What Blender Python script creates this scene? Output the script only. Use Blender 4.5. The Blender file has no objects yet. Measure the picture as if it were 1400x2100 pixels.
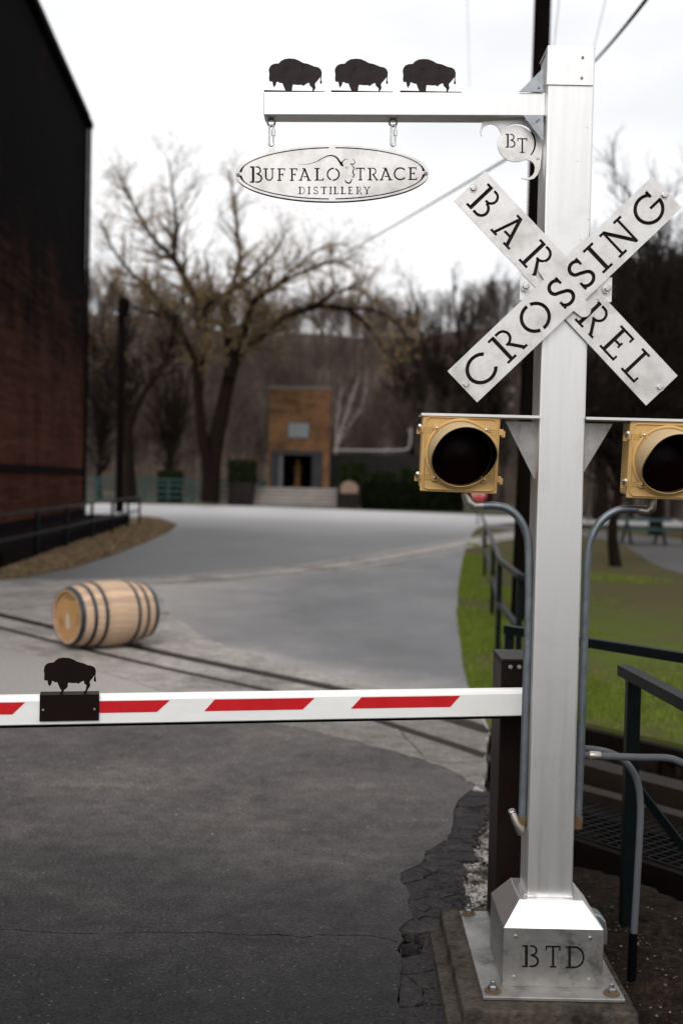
import bpy, bmesh, math, random
import numpy as np
from math import sin, cos, pi, radians, sqrt, atan2, hypot
from mathutils import Vector, Matrix
from mathutils.geometry import delaunay_2d_cdt

sc = bpy.context.scene
COL = sc.collection
random.seed(7)
NR = np.random.default_rng(11)

# ------------------------------------------------------------------ camera
F, CX, CY = 2400.0, 700.0, 1050.0
PITCH, ROLL, CAMZ = math.atan(65 / 2400), 0.0215, 1.7
cd = bpy.data.cameras.new('camera')
cam = bpy.data.objects.new('camera', cd)
COL.objects.link(cam)
CM = Matrix.Translation((0, 0, CAMZ)) @ Matrix.Rotation(pi / 2 - PITCH, 4, 'X') @ Matrix.Rotation(ROLL, 4, 'Z')
cam.matrix_world = CM
cd.sensor_fit = 'VERTICAL'
cd.sensor_height = 36
cd.lens = 36 * F / 2100
cd.clip_start, cd.clip_end = 0.05, 3000
cd.dof.use_dof = True
cd.dof.focus_distance = 3.79
cd.dof.aperture_fstop = 2.15
cd.dof.aperture_blades = 0
sc.camera = cam

# ------------------------------------------------------------------ world, overcast
SUN_EL, SUN_AZ = radians(44), radians(198)      # high behind the camera, a little to its left
w = bpy.data.worlds.new('World')
sc.world = w
w.use_nodes = True
nt = w.node_tree
nt.nodes.clear()
n_out = nt.nodes.new('ShaderNodeOutputWorld')
n_bg = nt.nodes.new('ShaderNodeBackground')
n_sky = nt.nodes.new('ShaderNodeTexSky')
n_sky.sky_type = 'NISHITA'
n_sky.sun_disc = False
n_sky.sun_elevation = SUN_EL
n_sky.sun_rotation = SUN_AZ
n_sky.air_density = 1.0
n_sky.dust_density = 4.0
n_hsv = nt.nodes.new('ShaderNodeHueSaturation')
n_hsv.inputs['Saturation'].default_value = 0.25
n_tc = nt.nodes.new('ShaderNodeTexCoord')
n_map = nt.nodes.new('ShaderNodeMapping')
n_map.inputs['Scale'].default_value = (1.5, 1.5, 4.0)
n_noise = nt.nodes.new('ShaderNodeTexNoise')
n_noise.inputs['Scale'].default_value = 2.2
n_noise.inputs['Detail'].default_value = 6
n_ramp = nt.nodes.new('ShaderNodeValToRGB')
n_ramp.color_ramp.elements[0].position = 0.3
n_ramp.color_ramp.elements[0].color = (7.35, 7.5, 7.8, 1)
n_ramp.color_ramp.elements[1].position = 0.62
n_ramp.color_ramp.elements[1].color = (9.5, 9.5, 9.6, 1)
n_mix = nt.nodes.new('ShaderNodeMixRGB')
n_mix.inputs['Fac'].default_value = 0.9
L = nt.links.new
L(n_sky.outputs[0], n_hsv.inputs['Color'])
L(n_tc.outputs['Generated'], n_map.inputs['Vector'])
L(n_map.outputs[0], n_noise.inputs['Vector'])
L(n_noise.outputs['Fac'], n_ramp.inputs['Fac'])
L(n_hsv.outputs[0], n_mix.inputs['Color1'])
L(n_ramp.outputs[0], n_mix.inputs['Color2'])
L(n_mix.outputs[0], n_bg.inputs['Color'])
n_bg.inputs['Strength'].default_value = 0.1
L(n_bg.outputs[0], n_out.inputs['Surface'])

sd = bpy.data.lights.new('sun', 'SUN')
sd.energy = 1.25
sd.angle = radians(35)
sd.color = (1.0, 0.97, 0.93)
sun = bpy.data.objects.new('sun', sd)
COL.objects.link(sun)
sdir = Vector((sin(SUN_AZ) * cos(SUN_EL), cos(SUN_AZ) * cos(SUN_EL), sin(SUN_EL)))
sun.rotation_euler = sdir.to_track_quat('Z', 'Y').to_euler()
sun.location = (0, -5, 12)

sc.view_settings.view_transform = 'Standard'
sc.view_settings.look = 'None'
sc.view_settings.exposure = 0.3
sc.view_settings.gamma = 1.0
sc.view_settings.use_curve_mapping = False
sc.render.engine = 'CYCLES'
sc.cycles.use_denoising = True
sc.cycles.max_bounces = 6

# ------------------------------------------------------------------ pixel to place helpers (surveying the photograph)
CR = CM.to_3x3()
def ray(px, py):
    return CR @ Vector(((px - CX) / F, (CY - py) / F, -1.0))
def at(px, py, Y):
    d = ray(px, py)
    return Vector((0, 0, CAMZ)) + d * (Y / d.y)
def gnd(px, py, z=0.0):
    d = ray(px, py)
    return Vector((0, 0, CAMZ)) + d * ((z - CAMZ) / d.z)
def G2(pts, z=0.0):
    return [gnd(x, y, z).xy for x, y in pts]

# ------------------------------------------------------------------ materials
def mat(name, c1, c2=None, scale=6.0, rough=0.6, metal=0.0, bump=0.0, bscale=60.0, stretch=(1, 1, 1),
        c3=None, scale3=1.3, p3=(0.45, 0.7), spec=0.25, rough2=None, detail=6, pos=(0.3, 0.7), coat=0.0):
    m = bpy.data.materials.new(name)
    m.use_nodes = True
    t = m.node_tree
    b = t.nodes['Principled BSDF']
    b.inputs['Roughness'].default_value = rough
    b.inputs['Metallic'].default_value = metal
    b.inputs['Specular IOR Level'].default_value = spec
    b.inputs['Coat Weight'].default_value = coat
    b.inputs['Base Color'].default_value = (*c1, 1)
    tc = t.nodes.new('ShaderNodeTexCoord')
    mp = t.nodes.new('ShaderNodeMapping')
    mp.inputs['Scale'].default_value = stretch
    t.links.new(tc.outputs['Object'], mp.inputs['Vector'])
    out = None
    if c2:
        n = t.nodes.new('ShaderNodeTexNoise')
        n.inputs['Scale'].default_value = scale
        n.inputs['Detail'].default_value = detail
        n.inputs['Roughness'].default_value = 0.65
        t.links.new(mp.outputs[0], n.inputs['Vector'])
        r = t.nodes.new('ShaderNodeValToRGB')
        r.color_ramp.elements[0].position = pos[0]
        r.color_ramp.elements[1].position = pos[1]
        r.color_ramp.elements[0].color = (*c1, 1)
        r.color_ramp.elements[1].color = (*c2, 1)
        t.links.new(n.outputs['Fac'], r.inputs['Fac'])
        out = r.outputs[0]
        if rough2 is not None:
            mr = t.nodes.new('ShaderNodeMapRange')
            mr.inputs['From Min'].default_value = pos[0]
            mr.inputs['From Max'].default_value = pos[1]
            mr.inputs['To Min'].default_value = rough
            mr.inputs['To Max'].default_value = rough2
            t.links.new(n.outputs['Fac'], mr.inputs['Value'])
            t.links.new(mr.outputs[0], b.inputs['Roughness'])
    if c3:
        n3 = t.nodes.new('ShaderNodeTexNoise')
        n3.inputs['Scale'].default_value = scale3
        n3.inputs['Detail'].default_value = 8
        n3.inputs['Roughness'].default_value = 0.7
        t.links.new(tc.outputs['Object'], n3.inputs['Vector'])
        r3 = t.nodes.new('ShaderNodeMapRange')
        r3.inputs['From Min'].default_value = p3[0]
        r3.inputs['From Max'].default_value = p3[1]
        t.links.new(n3.outputs['Fac'], r3.inputs['Value'])
        mx = t.nodes.new('ShaderNodeMixRGB')
        t.links.new(r3.outputs[0], mx.inputs['Fac'])
        if out:
            t.links.new(out, mx.inputs['Color1'])
        else:
            mx.inputs['Color1'].default_value = (*c1, 1)
        mx.inputs['Color2'].default_value = (*c3, 1)
        out = mx.outputs[0]
    if out:
        t.links.new(out, b.inputs['Base Color'])
    if bump:
        nb = t.nodes.new('ShaderNodeTexNoise')
        nb.inputs['Scale'].default_value = bscale
        nb.inputs['Detail'].default_value = 5
        t.links.new(mp.outputs[0], nb.inputs['Vector'])
        bp = t.nodes.new('ShaderNodeBump')
        bp.inputs['Strength'].default_value = bump
        bp.inputs['Distance'].default_value = 0.01
        t.links.new(nb.outputs['Fac'], bp.inputs['Height'])
        t.links.new(bp.outputs[0], b.inputs['Normal'])
    return m

def brick_mat(name, c1, c2, mortar, stain, scale=1.0, stain_amt=(0.4, 0.65), axes='XZ', top=None):
    m = bpy.data.materials.new(name)
    m.use_nodes = True
    t = m.node_tree
    b = t.nodes['Principled BSDF']
    b.inputs['Roughness'].default_value = 0.9
    b.inputs['Specular IOR Level'].default_value = 0.02
    tc = t.nodes.new('ShaderNodeTexCoord')
    sx = t.nodes.new('ShaderNodeSeparateXYZ')
    cx = t.nodes.new('ShaderNodeCombineXYZ')
    t.links.new(tc.outputs['Object'], sx.inputs[0])
    ad = t.nodes.new('ShaderNodeMath')
    ad.operation = 'ADD'
    t.links.new(sx.outputs['X'], ad.inputs[0])
    t.links.new(sx.outputs['Y'], ad.inputs[1])
    t.links.new(ad.outputs[0], cx.inputs['X'])
    t.links.new(sx.outputs['Z'], cx.inputs['Y'])
    bk = t.nodes.new('ShaderNodeTexBrick')
    bk.inputs['Scale'].default_value = scale
    bk.inputs['Brick Width'].default_value = 0.21
    bk.inputs['Row Height'].default_value = 0.075
    bk.inputs['Mortar Size'].default_value = 0.01
    bk.inputs['Color1'].default_value = (*c1, 1)
    bk.inputs['Color2'].default_value = (*c2, 1)
    bk.inputs['Mortar'].default_value = (*mortar, 1)
    t.links.new(cx.outputs[0], bk.inputs['Vector'])
    n = t.nodes.new('ShaderNodeTexNoise')
    n.inputs['Scale'].default_value = 0.55
    n.inputs['Detail'].default_value = 9
    n.inputs['Roughness'].default_value = 0.7
    t.links.new(tc.outputs['Object'], n.inputs['Vector'])
    fac = n.outputs['Fac']
    mpb = t.nodes.new('ShaderNodeMapping')
    mpb.inputs['Scale'].default_value = (.10, .10, 3.6)
    t.links.new(tc.outputs['Object'], mpb.inputs['Vector'])
    nb = t.nodes.new('ShaderNodeTexNoise')
    nb.inputs['Scale'].default_value = 3.0
    nb.inputs['Detail'].default_value = 7
    nb.inputs['Roughness'].default_value = 0.8
    t.links.new(mpb.outputs[0], nb.inputs['Vector'])
    mrb = t.nodes.new('ShaderNodeMapRange')
    mrb.inputs['From Min'].default_value = 0.3
    mrb.inputs['From Max'].default_value = 0.7
    mrb.inputs['To Min'].default_value = -0.24
    mrb.inputs['To Max'].default_value = 0.24
    t.links.new(nb.outputs['Fac'], mrb.inputs['Value'])
    ab = t.nodes.new('ShaderNodeMath')
    ab.operation = 'ADD'
    t.links.new(fac, ab.inputs[0])
    t.links.new(mrb.outputs[0], ab.inputs[1])
    fac = ab.outputs[0]
    if top:   # soot-black mould has grown over the upper wall
        mz = t.nodes.new('ShaderNodeMapRange')
        mz.inputs['From Min'].default_value = top[0]
        mz.inputs['From Max'].default_value = top[1]
        mz.inputs['To Min'].default_value = -0.08
        mz.inputs['To Max'].default_value = 0.5
        t.links.new(sx.outputs['Z'], mz.inputs['Value'])
        a2 = t.nodes.new('ShaderNodeMath')
        a2.operation = 'ADD'
        t.links.new(fac, a2.inputs[0])
        t.links.new(mz.outputs[0], a2.inputs[1])
        fac = a2.outputs[0]
    r = t.nodes.new('ShaderNodeMapRange')
    r.inputs['From Min'].default_value = stain_amt[0]
    r.inputs['From Max'].default_value = stain_amt[1]
    t.links.new(fac, r.inputs['Value'])
    mx = t.nodes.new('ShaderNodeMixRGB')
    t.links.new(r.outputs[0], mx.inputs['Fac'])
    t.links.new(bk.outputs['Color'], mx.inputs['Color1'])
    mx.inputs['Color2'].default_value = (*stain, 1)
    t.links.new(mx.outputs[0], b.inputs['Base Color'])
    bp = t.nodes.new('ShaderNodeBump')
    bp.inputs['Strength'].default_value = 0.5
    bp.inputs['Distance'].default_value = 0.01
    t.links.new(bk.outputs['Fac'], bp.inputs['Height'])
    bp.invert = True
    t.links.new(bp.outputs[0], b.inputs['Normal'])
    return m

M = {}
M['alu'] = mat('brushed_aluminium', (0.84, 0.83, 0.82), (0.75, 0.74, 0.73), scale=7, rough=0.40, rough2=0.48, metal=1.0,
               stretch=(6, 6, 0.35), c3=(0.66, 0.64, 0.62), scale3=5, p3=(0.55, 0.85), bump=0.02, bscale=160)
M['alu_sign'] = mat('sign_aluminium', (0.80, 0.785, 0.77), (0.66, 0.645, 0.63), scale=12, rough=0.42, rough2=0.56, metal=0.75,
                    c3=(0.47, 0.445, 0.42), scale3=8, p3=(0.47, 0.74), bump=0.03, bscale=200)
M['alu_base'] = mat('grimy_base_metal', (0.50, 0.49, 0.475), (0.33, 0.32, 0.31), scale=6, rough=0.42, rough2=0.55, metal=1.0,
                    c3=(0.07, 0.065, 0.06), scale3=8, p3=(0.53, 0.72), bump=0.04, bscale=120, stretch=(1.8, 1.8, .6))
M['galv'] = mat('galvanised_steel', (0.40, 0.42, 0.44), (0.27, 0.29, 0.31), scale=30, rough=0.42, metal=1.0, bump=0.05, bscale=90)
M['pipe'] = mat('conduit_steel', (0.24, 0.27, 0.29), (0.15, 0.17, 0.19), scale=24, rough=0.5, metal=0.85,
                c3=(0.09, 0.09, 0.09), scale3=6, p3=(0.55, 0.8))
M['pvc'] = mat('grey_plastic_conduit', (0.095, 0.10, 0.11), (0.07, 0.075, 0.083), scale=12, rough=0.5)
M['fit'] = mat('worn_fitting', (0.5, 0.47, 0.42), (0.3, 0.27, 0.22), scale=20, rough=0.4, metal=0.9)
M['rust'] = mat('rusty_fitting', (0.10, 0.055, 0.028), (0.17, 0.11, 0.06), scale=60, rough=0.75, metal=0.2)
M['brown'] = mat('dark_brown_paint', (0.007, 0.0034, 0.003), (0.010, 0.0055, 0.0048), scale=12, rough=0.4, spec=0.12)
M['bison'] = mat('bison_brown_steel', (0.040, 0.029, 0.029), (0.022, 0.016, 0.016), scale=22, rough=0.55, spec=0.1, metal=0.0,
                 c3=(0.010, 0.007, 0.007), scale3=26, p3=(0.54, 0.66))
M['backing'] = mat('brown_backing', (0.022, 0.015, 0.016), (0.014, 0.010, 0.010), scale=30, rough=0.6, spec=0.1)
M['plate'] = mat('stained_base_plate', (0.40, 0.39, 0.375), (0.22, 0.21, 0.20), scale=8, rough=0.5, metal=0.8,
                  c3=(0.06, 0.055, 0.05), scale3=6, p3=(0.5, 0.72), bump=0.05, bscale=90)
M['bolt'] = mat('bolt_steel', (0.75, 0.74, 0.72), (0.5, 0.49, 0.47), scale=40, rough=0.3, metal=1.0)
M['bolt_dull'] = mat('dull_bolt', (0.32, 0.31, 0.30), (0.15, 0.14, 0.13), scale=60, rough=0.5, metal=0.9)
M['yellow'] = mat('faded_yellow_paint', (0.63, 0.41, 0.165), (0.52, 0.325, 0.12), scale=7, rough=0.58,
                  c3=(0.17, 0.105, 0.048), scale3=11, p3=(0.58, 0.8), bump=0.06, bscale=90)
M['visor'] = mat('weathered_visor', (0.55, 0.40, 0.20), (0.42, 0.26, 0.08), scale=8, rough=0.6, stretch=(1, 5, 1),
                 c3=(0.46, 0.40, 0.31), scale3=9, p3=(0.4, 0.65))
M['black'] = mat('matt_black', (0.0025, 0.0025, 0.0025), rough=0.9, spec=0.02)
M['lens'] = mat('dark_red_lens', (0.006, 0.0004, 0.0004), rough=0.35, spec=0.08)
M['white'] = mat('white_barrier_paint', (0.88, 0.88, 0.86), (0.80, 0.79, 0.77), scale=5, rough=0.35, stretch=(0.6, 4, 4),
                 c3=(0.45, 0.43, 0.40), scale3=9, p3=(0.62, 0.82), spec=0.5)
M['red'] = mat('red_reflective_tape', (0.60, 0.016, 0.022), (0.50, 0.012, 0.017), scale=14, rough=0.35, c3=(0.42, 0.05, 0.05), scale3=30, p3=(0.62, 0.75))
M['concrete'] = mat('apron_concrete', (0.38, 0.35, 0.325), (0.26, 0.24, 0.22), scale=1.8, rough=0.85, bump=0.25, bscale=55,
                    c3=(0.10, 0.09, 0.083), scale3=0.7, p3=(0.5, 0.74), spec=0.15)
M['plinth'] = mat('plinth_concrete', (0.075, 0.064, 0.052), (0.04, 0.034, 0.028), scale=9, rough=0.95, bump=0.5, bscale=70,
                  c3=(0.012, 0.010, 0.009), scale3=4.5, p3=(0.5, 0.68), spec=0.08)
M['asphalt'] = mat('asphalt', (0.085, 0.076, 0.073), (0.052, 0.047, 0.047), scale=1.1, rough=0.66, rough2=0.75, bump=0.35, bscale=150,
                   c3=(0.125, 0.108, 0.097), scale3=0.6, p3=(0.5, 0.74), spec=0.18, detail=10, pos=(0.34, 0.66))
M['old_road'] = mat('worn_asphalt', (0.122, 0.118, 0.123), (0.052, 0.05, 0.053), scale=0.6, rough=0.5, bump=0.2, bscale=120,
                    c3=(0.16, 0.15, 0.146), scale3=0.35, p3=(0.52, 0.72), spec=0.5, stretch=(1, .4, 1), detail=9, pos=(0.36, 0.68))
M['far_road'] = mat('far_asphalt_glare', (0.118, 0.115, 0.119), (0.07, 0.068, 0.071), scale=0.3, rough=0.5, spec=0.5, stretch=(1, .5, 1), detail=9)
M['asphalt_old'] = mat('crumbling_asphalt', (0.034, 0.031, 0.031), (0.020, 0.018, 0.0185), scale=10, rough=0.8, bump=0.5, bscale=120,
                       c3=(0.06, 0.052, 0.047), scale3=6, p3=(0.55, 0.75), spec=0.12)
M['soil'] = mat('dark_soil', (0.022, 0.016, 0.012), (0.008, 0.006, 0.005), scale=11, rough=0.95, bump=1.0, bscale=70,
                c3=(0.045, 0.033, 0.025), scale3=5, p3=(0.55, 0.75), spec=0.03)
M['lawn'] = mat('lawn_ground', (0.065, 0.085, 0.018), (0.085, 0.105, 0.022), scale=2.2, rough=0.95, bump=0.8, bscale=60,
                c3=(0.09, 0.066, 0.046), scale3=0.5, p3=(0.48, 0.64), spec=0.02)
M['verge'] = mat('leaf_litter_ground', (0.16, 0.12, 0.075), (0.12, 0.09, 0.056), scale=3, rough=0.95, spec=0.02)
M['far_ground'] = mat('far_ground', (0.07, 0.06, 0.045), (0.05, 0.055, 0.025), scale=0.4, rough=0.95, spec=0.1)
M['side_road'] = mat('side_road_asphalt', (0.075, 0.07, 0.068), (0.055, 0.052, 0.05), scale=0.8, rough=0.6, spec=0.4)
M['gravel'] = mat('gravel_stone', (0.22, 0.195, 0.18), (0.035, 0.03, 0.026), scale=9, rough=0.9, spec=0.05, detail=1, pos=(0.36, 0.54))
M['gravel_pale'] = mat('pale_gravel', (0.36, 0.33, 0.305), (0.06, 0.052, 0.046), scale=11, rough=0.9, spec=0.05, detail=1, pos=(0.4, 0.6))
M['steel_rail'] = mat('worn_rail', (0.022, 0.015, 0.011), (0.012, 0.008, 0.006), scale=16, rough=0.6, metal=0.0, spec=0.1)
M['rail_side'] = mat('rail_stringer', (0.0045, 0.003, 0.0025), (0.008, 0.0055, 0.0045), scale=10, rough=0.7, spec=0.03)
M['green'] = mat('dark_green_paint', (0.0022, 0.005, 0.005), (0.004, 0.0078, 0.0078), scale=14, rough=0.38, spec=0.12)
M['teal'] = mat('teal_fence_paint', (0.03, 0.075, 0.072), (0.02, 0.055, 0.052), scale=2, rough=0.6)
M['meshwire'] = mat('galvanised_mesh', (0.022, 0.023, 0.023), (0.012, 0.012, 0.012), scale=9, rough=0.6, spec=0.1)
M['wood'] = mat('oak_stave', (0.68, 0.49, 0.345), (0.50, 0.33, 0.21), scale=5, rough=0.7, stretch=(1.2, 9, 9), c3=(0.30, 0.18, 0.105),
                scale3=5, p3=(0.56, 0.8), bump=0.15, bscale=40, spec=0.2)
M['wood_head'] = mat('oak_head', (0.56, 0.33, 0.15), (0.44, 0.24, 0.10), scale=7, rough=0.65, stretch=(4, 4, 1), c3=(0.24, 0.12, 0.055),
                     scale3=6, p3=(0.6, 0.8), spec=0.2)
M['hoop'] = mat('barrel_hoop_steel', (0.075, 0.082, 0.09), (0.04, 0.042, 0.047), scale=12, rough=0.4, metal=0.7)
M['ink'] = mat('stencil_ink', (0.09, 0.05, 0.03), rough=0.8)
M['paper'] = mat('paper_tag', (0.62, 0.62, 0.64), (0.52, 0.52, 0.55), scale=30, rough=0.6)
M['wbrick'] = brick_mat('warehouse_brick', (0.135, 0.050, 0.032), (0.085, 0.032, 0.021), (0.022, 0.011, 0.008), (0.0018, 0.001, 0.001),
                        stain_amt=(0.25, 0.84), top=(2.5, 9.5))
M['wtrim'] = mat('warehouse_trim', (0.005, 0.004, 0.004), (0.009, 0.006, 0.006), scale=3, rough=0.95, spec=0.02)
M['pbrick'] = brick_mat('pavilion_brick', (0.25, 0.125, 0.056), (0.175, 0.086, 0.038), (0.13, 0.085, 0.055), (0.05, 0.027, 0.016),
                        stain_amt=(0.42, 0.72))
M['slate'] = mat('dark_slate', (0.03, 0.03, 0.033), (0.018, 0.018, 0.02), scale=1.4, rough=0.6)
M['marble'] = mat('grey_stone_jamb', (0.12, 0.115, 0.125), (0.08, 0.077, 0.085), scale=1.4, rough=0.5)
M['bronze'] = mat('dull_bronze', (0.16, 0.085, 0.03), (0.08, 0.04, 0.015), scale=5, rough=0.4, metal=0.5)
M['plaque'] = mat('plaque_grey', (0.20, 0.205, 0.21), (0.15, 0.155, 0.16), scale=8, rough=0.5)
M['step'] = mat('step_stone', (0.50, 0.45, 0.42), (0.38, 0.34, 0.32), scale=1.5, rough=0.85)
M['riser'] = mat('step_riser_stone', (0.24, 0.215, 0.20), (0.17, 0.15, 0.14), scale=1.5, rough=0.9)
M['pier'] = mat('dark_stone_pier', (0.030, 0.024, 0.023), (0.016, 0.013, 0.013), scale=4, rough=0.9, bump=0.5, bscale=9, spec=0.05)
M['tanstone'] = mat('tan_stone', (0.30, 0.21, 0.16), (0.22, 0.15, 0.11), scale=4, rough=0.9)
M['leaf'] = mat('hedge_leaf', (0.026, 0.036, 0.009), (0.010, 0.016, 0.005), scale=3, rough=0.7, spec=0.1)
M['leaf_dark'] = mat('dark_hedge_leaf', (0.0085, 0.012, 0.004), (0.004, 0.006, 0.002), scale=3, rough=0.7, spec=0.05)
M['grass'] = mat('grass_blade', (0.16, 0.205, 0.028), (0.10, 0.14, 0.018), scale=4, rough=0.6, c3=(0.17, 0.14, 0.055), scale3=1.2, p3=(0.54, 0.72), spec=0.1)
M['straw'] = mat('dead_leaf', (0.30, 0.215, 0.13), (0.15, 0.105, 0.06), scale=4, rough=0.8, spec=0.1)
M['bark'] = mat('tree_bark', (0.017, 0.012, 0.009), (0.007, 0.005, 0.004), scale=5, rough=0.95, stretch=(3, 3, 0.5), bump=0.6, bscale=12, spec=0.03)
M['twig'] = mat('tree_twig', (0.17, 0.125, 0.075), (0.10, 0.072, 0.048), scale=1, rough=0.9, spec=0.03)
M['twig_dark'] = mat('dark_twig', (0.026, 0.020, 0.017), (0.013, 0.010, 0.009), scale=1, rough=0.9, spec=0.03)
M['bud'] = mat('spring_buds', (0.42, 0.28, 0.12), (0.32, 0.20, 0.085), scale=1, rough=0.8, spec=0.03)
M['birch'] = mat('pale_sycamore_bark', (0.33, 0.29, 0.26), (0.22, 0.19, 0.17), scale=2, rough=0.85)
M['hill'] = mat('hillside_litter', (0.125, 0.090, 0.070), (0.075, 0.056, 0.046), scale=0.12, rough=1.0, c3=(0.055, 0.042, 0.035), scale3=0.045,
                p3=(0.42, 0.62), spec=0.02)
M['hilltree'] = mat('hill_tree_bark', (0.115, 0.088, 0.074), (0.05, 0.039, 0.034), scale=0.12, rough=0.95, spec=0.02)
M['pole'] = mat('tarred_pole', (0.007, 0.0045, 0.0035), (0.003, 0.002, 0.002), scale=6, rough=0.9, stretch=(5, 5, 0.4), bump=0.5, bscale=20, spec=0.03)
M['cable'] = mat('black_cable', (0.012, 0.014, 0.01), rough=0.6)
M['stop'] = mat('stop_sign_red', (0.42, 0.03, 0.04), rough=0.4)
M['house'] = mat('white_house', (0.62, 0.60, 0.58), (0.5, 0.48, 0.47), scale=0.6, rough=0.8)
M['roof'] = mat('house_roof', (0.12, 0.075, 0.055), (0.08, 0.05, 0.04), scale=1, rough=0.9)
M['glass'] = mat('dark_window', (0.02, 0.02, 0.025), rough=0.15)
M['dark_wall'] = mat('dark_retaining_wall', (0.026, 0.022, 0.022), (0.015, 0.013, 0.014), scale=1.4, rough=0.9)
M['white_pipe'] = mat('pale_pipe', (0.36, 0.35, 0.355), rough=0.4)

# speckled aggregate on the asphalt
def add_speckle(m, scale, thr, col):
    t = m.node_tree
    b = t.nodes['Principled BSDF']
    src = b.inputs['Base Color'].links[0].from_socket
    tc = t.nodes.new('ShaderNodeTexCoord')
    v = t.nodes.new('ShaderNodeTexVoronoi')
    v.inputs['Scale'].default_value = scale
    t.links.new(tc.outputs['Object'], v.inputs['Vector'])
    wn = t.nodes.new('ShaderNodeSeparateColor')
    t.links.new(v.outputs['Color'], wn.inputs[0])
    g = t.nodes.new('ShaderNodeMath')
    g.operation = 'GREATER_THAN'
    g.inputs[1].default_value = thr
    t.links.new(wn.outputs[0], g.inputs[0])
    l2 = t.nodes.new('ShaderNodeMath')
    l2.operation = 'LESS_THAN'
    l2.inputs[1].default_value = 0.35
    t.links.new(v.outputs['Distance'], l2.inputs[0])
    mu = t.nodes.new('ShaderNodeMath')
    mu.operation = 'MULTIPLY'
    t.links.new(g.outputs[0], mu.inputs[0])
    t.links.new(l2.outputs[0], mu.inputs[1])
    mx = t.nodes.new('ShaderNodeMixRGB')
    t.links.new(mu.outputs[0], mx.inputs['Fac'])
    t.links.new(src, mx.inputs['Color1'])
    mx.inputs['Color2'].default_value = (*col, 1)
    t.links.new(mx.outputs[0], b.inputs['Base Color'])
add_speckle(M['asphalt'], 95, 0.86, (0.11, 0.10, 0.092))
add_speckle(M['asphalt'], 55, 0.992, (0.22, 0.21, 0.20))
add_speckle(M['old_road'], 60, 0.88, (0.19, 0.18, 0.175))
# pale concrete dust worn into the old asphalt beside the sunken rails
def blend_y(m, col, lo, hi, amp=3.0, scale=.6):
    '''mixes another base colour in along Y, with a ragged noisy border'''
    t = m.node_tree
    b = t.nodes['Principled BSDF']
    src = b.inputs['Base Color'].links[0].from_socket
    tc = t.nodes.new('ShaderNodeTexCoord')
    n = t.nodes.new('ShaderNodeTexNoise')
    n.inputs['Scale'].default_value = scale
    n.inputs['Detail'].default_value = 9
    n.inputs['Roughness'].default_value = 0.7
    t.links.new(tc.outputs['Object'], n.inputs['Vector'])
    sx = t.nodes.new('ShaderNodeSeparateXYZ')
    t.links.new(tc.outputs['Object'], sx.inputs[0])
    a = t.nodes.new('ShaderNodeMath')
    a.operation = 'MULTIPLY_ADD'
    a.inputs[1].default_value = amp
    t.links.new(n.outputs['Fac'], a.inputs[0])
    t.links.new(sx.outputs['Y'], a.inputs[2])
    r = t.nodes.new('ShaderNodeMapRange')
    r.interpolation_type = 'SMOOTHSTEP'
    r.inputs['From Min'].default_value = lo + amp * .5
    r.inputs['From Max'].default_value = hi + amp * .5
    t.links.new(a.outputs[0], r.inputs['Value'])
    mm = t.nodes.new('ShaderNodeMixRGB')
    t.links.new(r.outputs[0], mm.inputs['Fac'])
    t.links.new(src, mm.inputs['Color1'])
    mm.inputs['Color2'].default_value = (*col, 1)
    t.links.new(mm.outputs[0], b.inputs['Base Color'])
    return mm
blend_y(M['far_road'], (0.46, 0.448, 0.445), 32, 64, 9.0, .12)  # grazing sky glare painted into the base colour towards the far end
blend_y(M['asphalt'], (0.014, 0.0133, 0.0142), 6.5, 3.5, 2.2, .9)  # darker towards the camera: sheen falloff and vignette painted into the colour
blend_y(M['lawn'], (0.070, 0.062, 0.030), 11.0, 20.0, 5.0, .45)
blend_y(M['concrete'], (0.165, 0.152, 0.136), 9.6, 7.6, 3.0, 1.1)
def dust(m, col):
    t = m.node_tree
    b = t.nodes['Principled BSDF']
    src = b.inputs['Base Color'].links[0].from_socket
    tc = t.nodes.new('ShaderNodeTexCoord')
    n = t.nodes.new('ShaderNodeTexNoise')
    n.inputs['Scale'].default_value = 0.7
    n.inputs['Detail'].default_value = 9
    n.inputs['Roughness'].default_value = 0.72
    t.links.new(tc.outputs['Object'], n.inputs['Vector'])
    def dot(v):
        d = t.nodes.new('ShaderNodeVectorMath')
        d.operation = 'DOT_PRODUCT'
        d.inputs[1].default_value = v
        t.links.new(tc.outputs['Object'], d.inputs[0])
        a = t.nodes.new('ShaderNodeMath')
        a.operation = 'MULTIPLY_ADD'
        a.inputs[1].default_value = 3.2
        t.links.new(n.outputs['Fac'], a.inputs[0])
        t.links.new(d.outputs['Value'], a.inputs[2])
        return a.outputs[0]
    def rng_(v, lo, hi):
        r = t.nodes.new('ShaderNodeMapRange')
        r.interpolation_type = 'SMOOTHSTEP'
        r.inputs['From Min'].default_value = lo
        r.inputs['From Max'].default_value = hi
        r.inputs['To Min'].default_value = 1
        r.inputs['To Max'].default_value = 0
        t.links.new(v, r.inputs['Value'])
        return r.outputs[0]
    mx = t.nodes.new('ShaderNodeMath')
    mx.operation = 'MAXIMUM'
    t.links.new(rng_(dot((1, -.03, 0)), -1.9, .9), mx.inputs[0])
    t.links.new(rng_(dot((.73, .68, 0)), 7.9, 9.5), mx.inputs[1])
    mm = t.nodes.new('ShaderNodeMixRGB')
    t.links.new(mx.outputs[0], mm.inputs['Fac'])
    t.links.new(src, mm.inputs['Color1'])
    mm.inputs['Color2'].default_value = (*col, 1)
    t.links.new(mm.outputs[0], b.inputs['Base Color'])
dust(M['old_road'], (0.33, 0.305, 0.285))
add_speckle(M['asphalt'], 70, 0.95, (0.06, 0.054, 0.05))
add_speckle(M['concrete'], 60, 0.93, (0.34, 0.31, 0.28))
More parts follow.
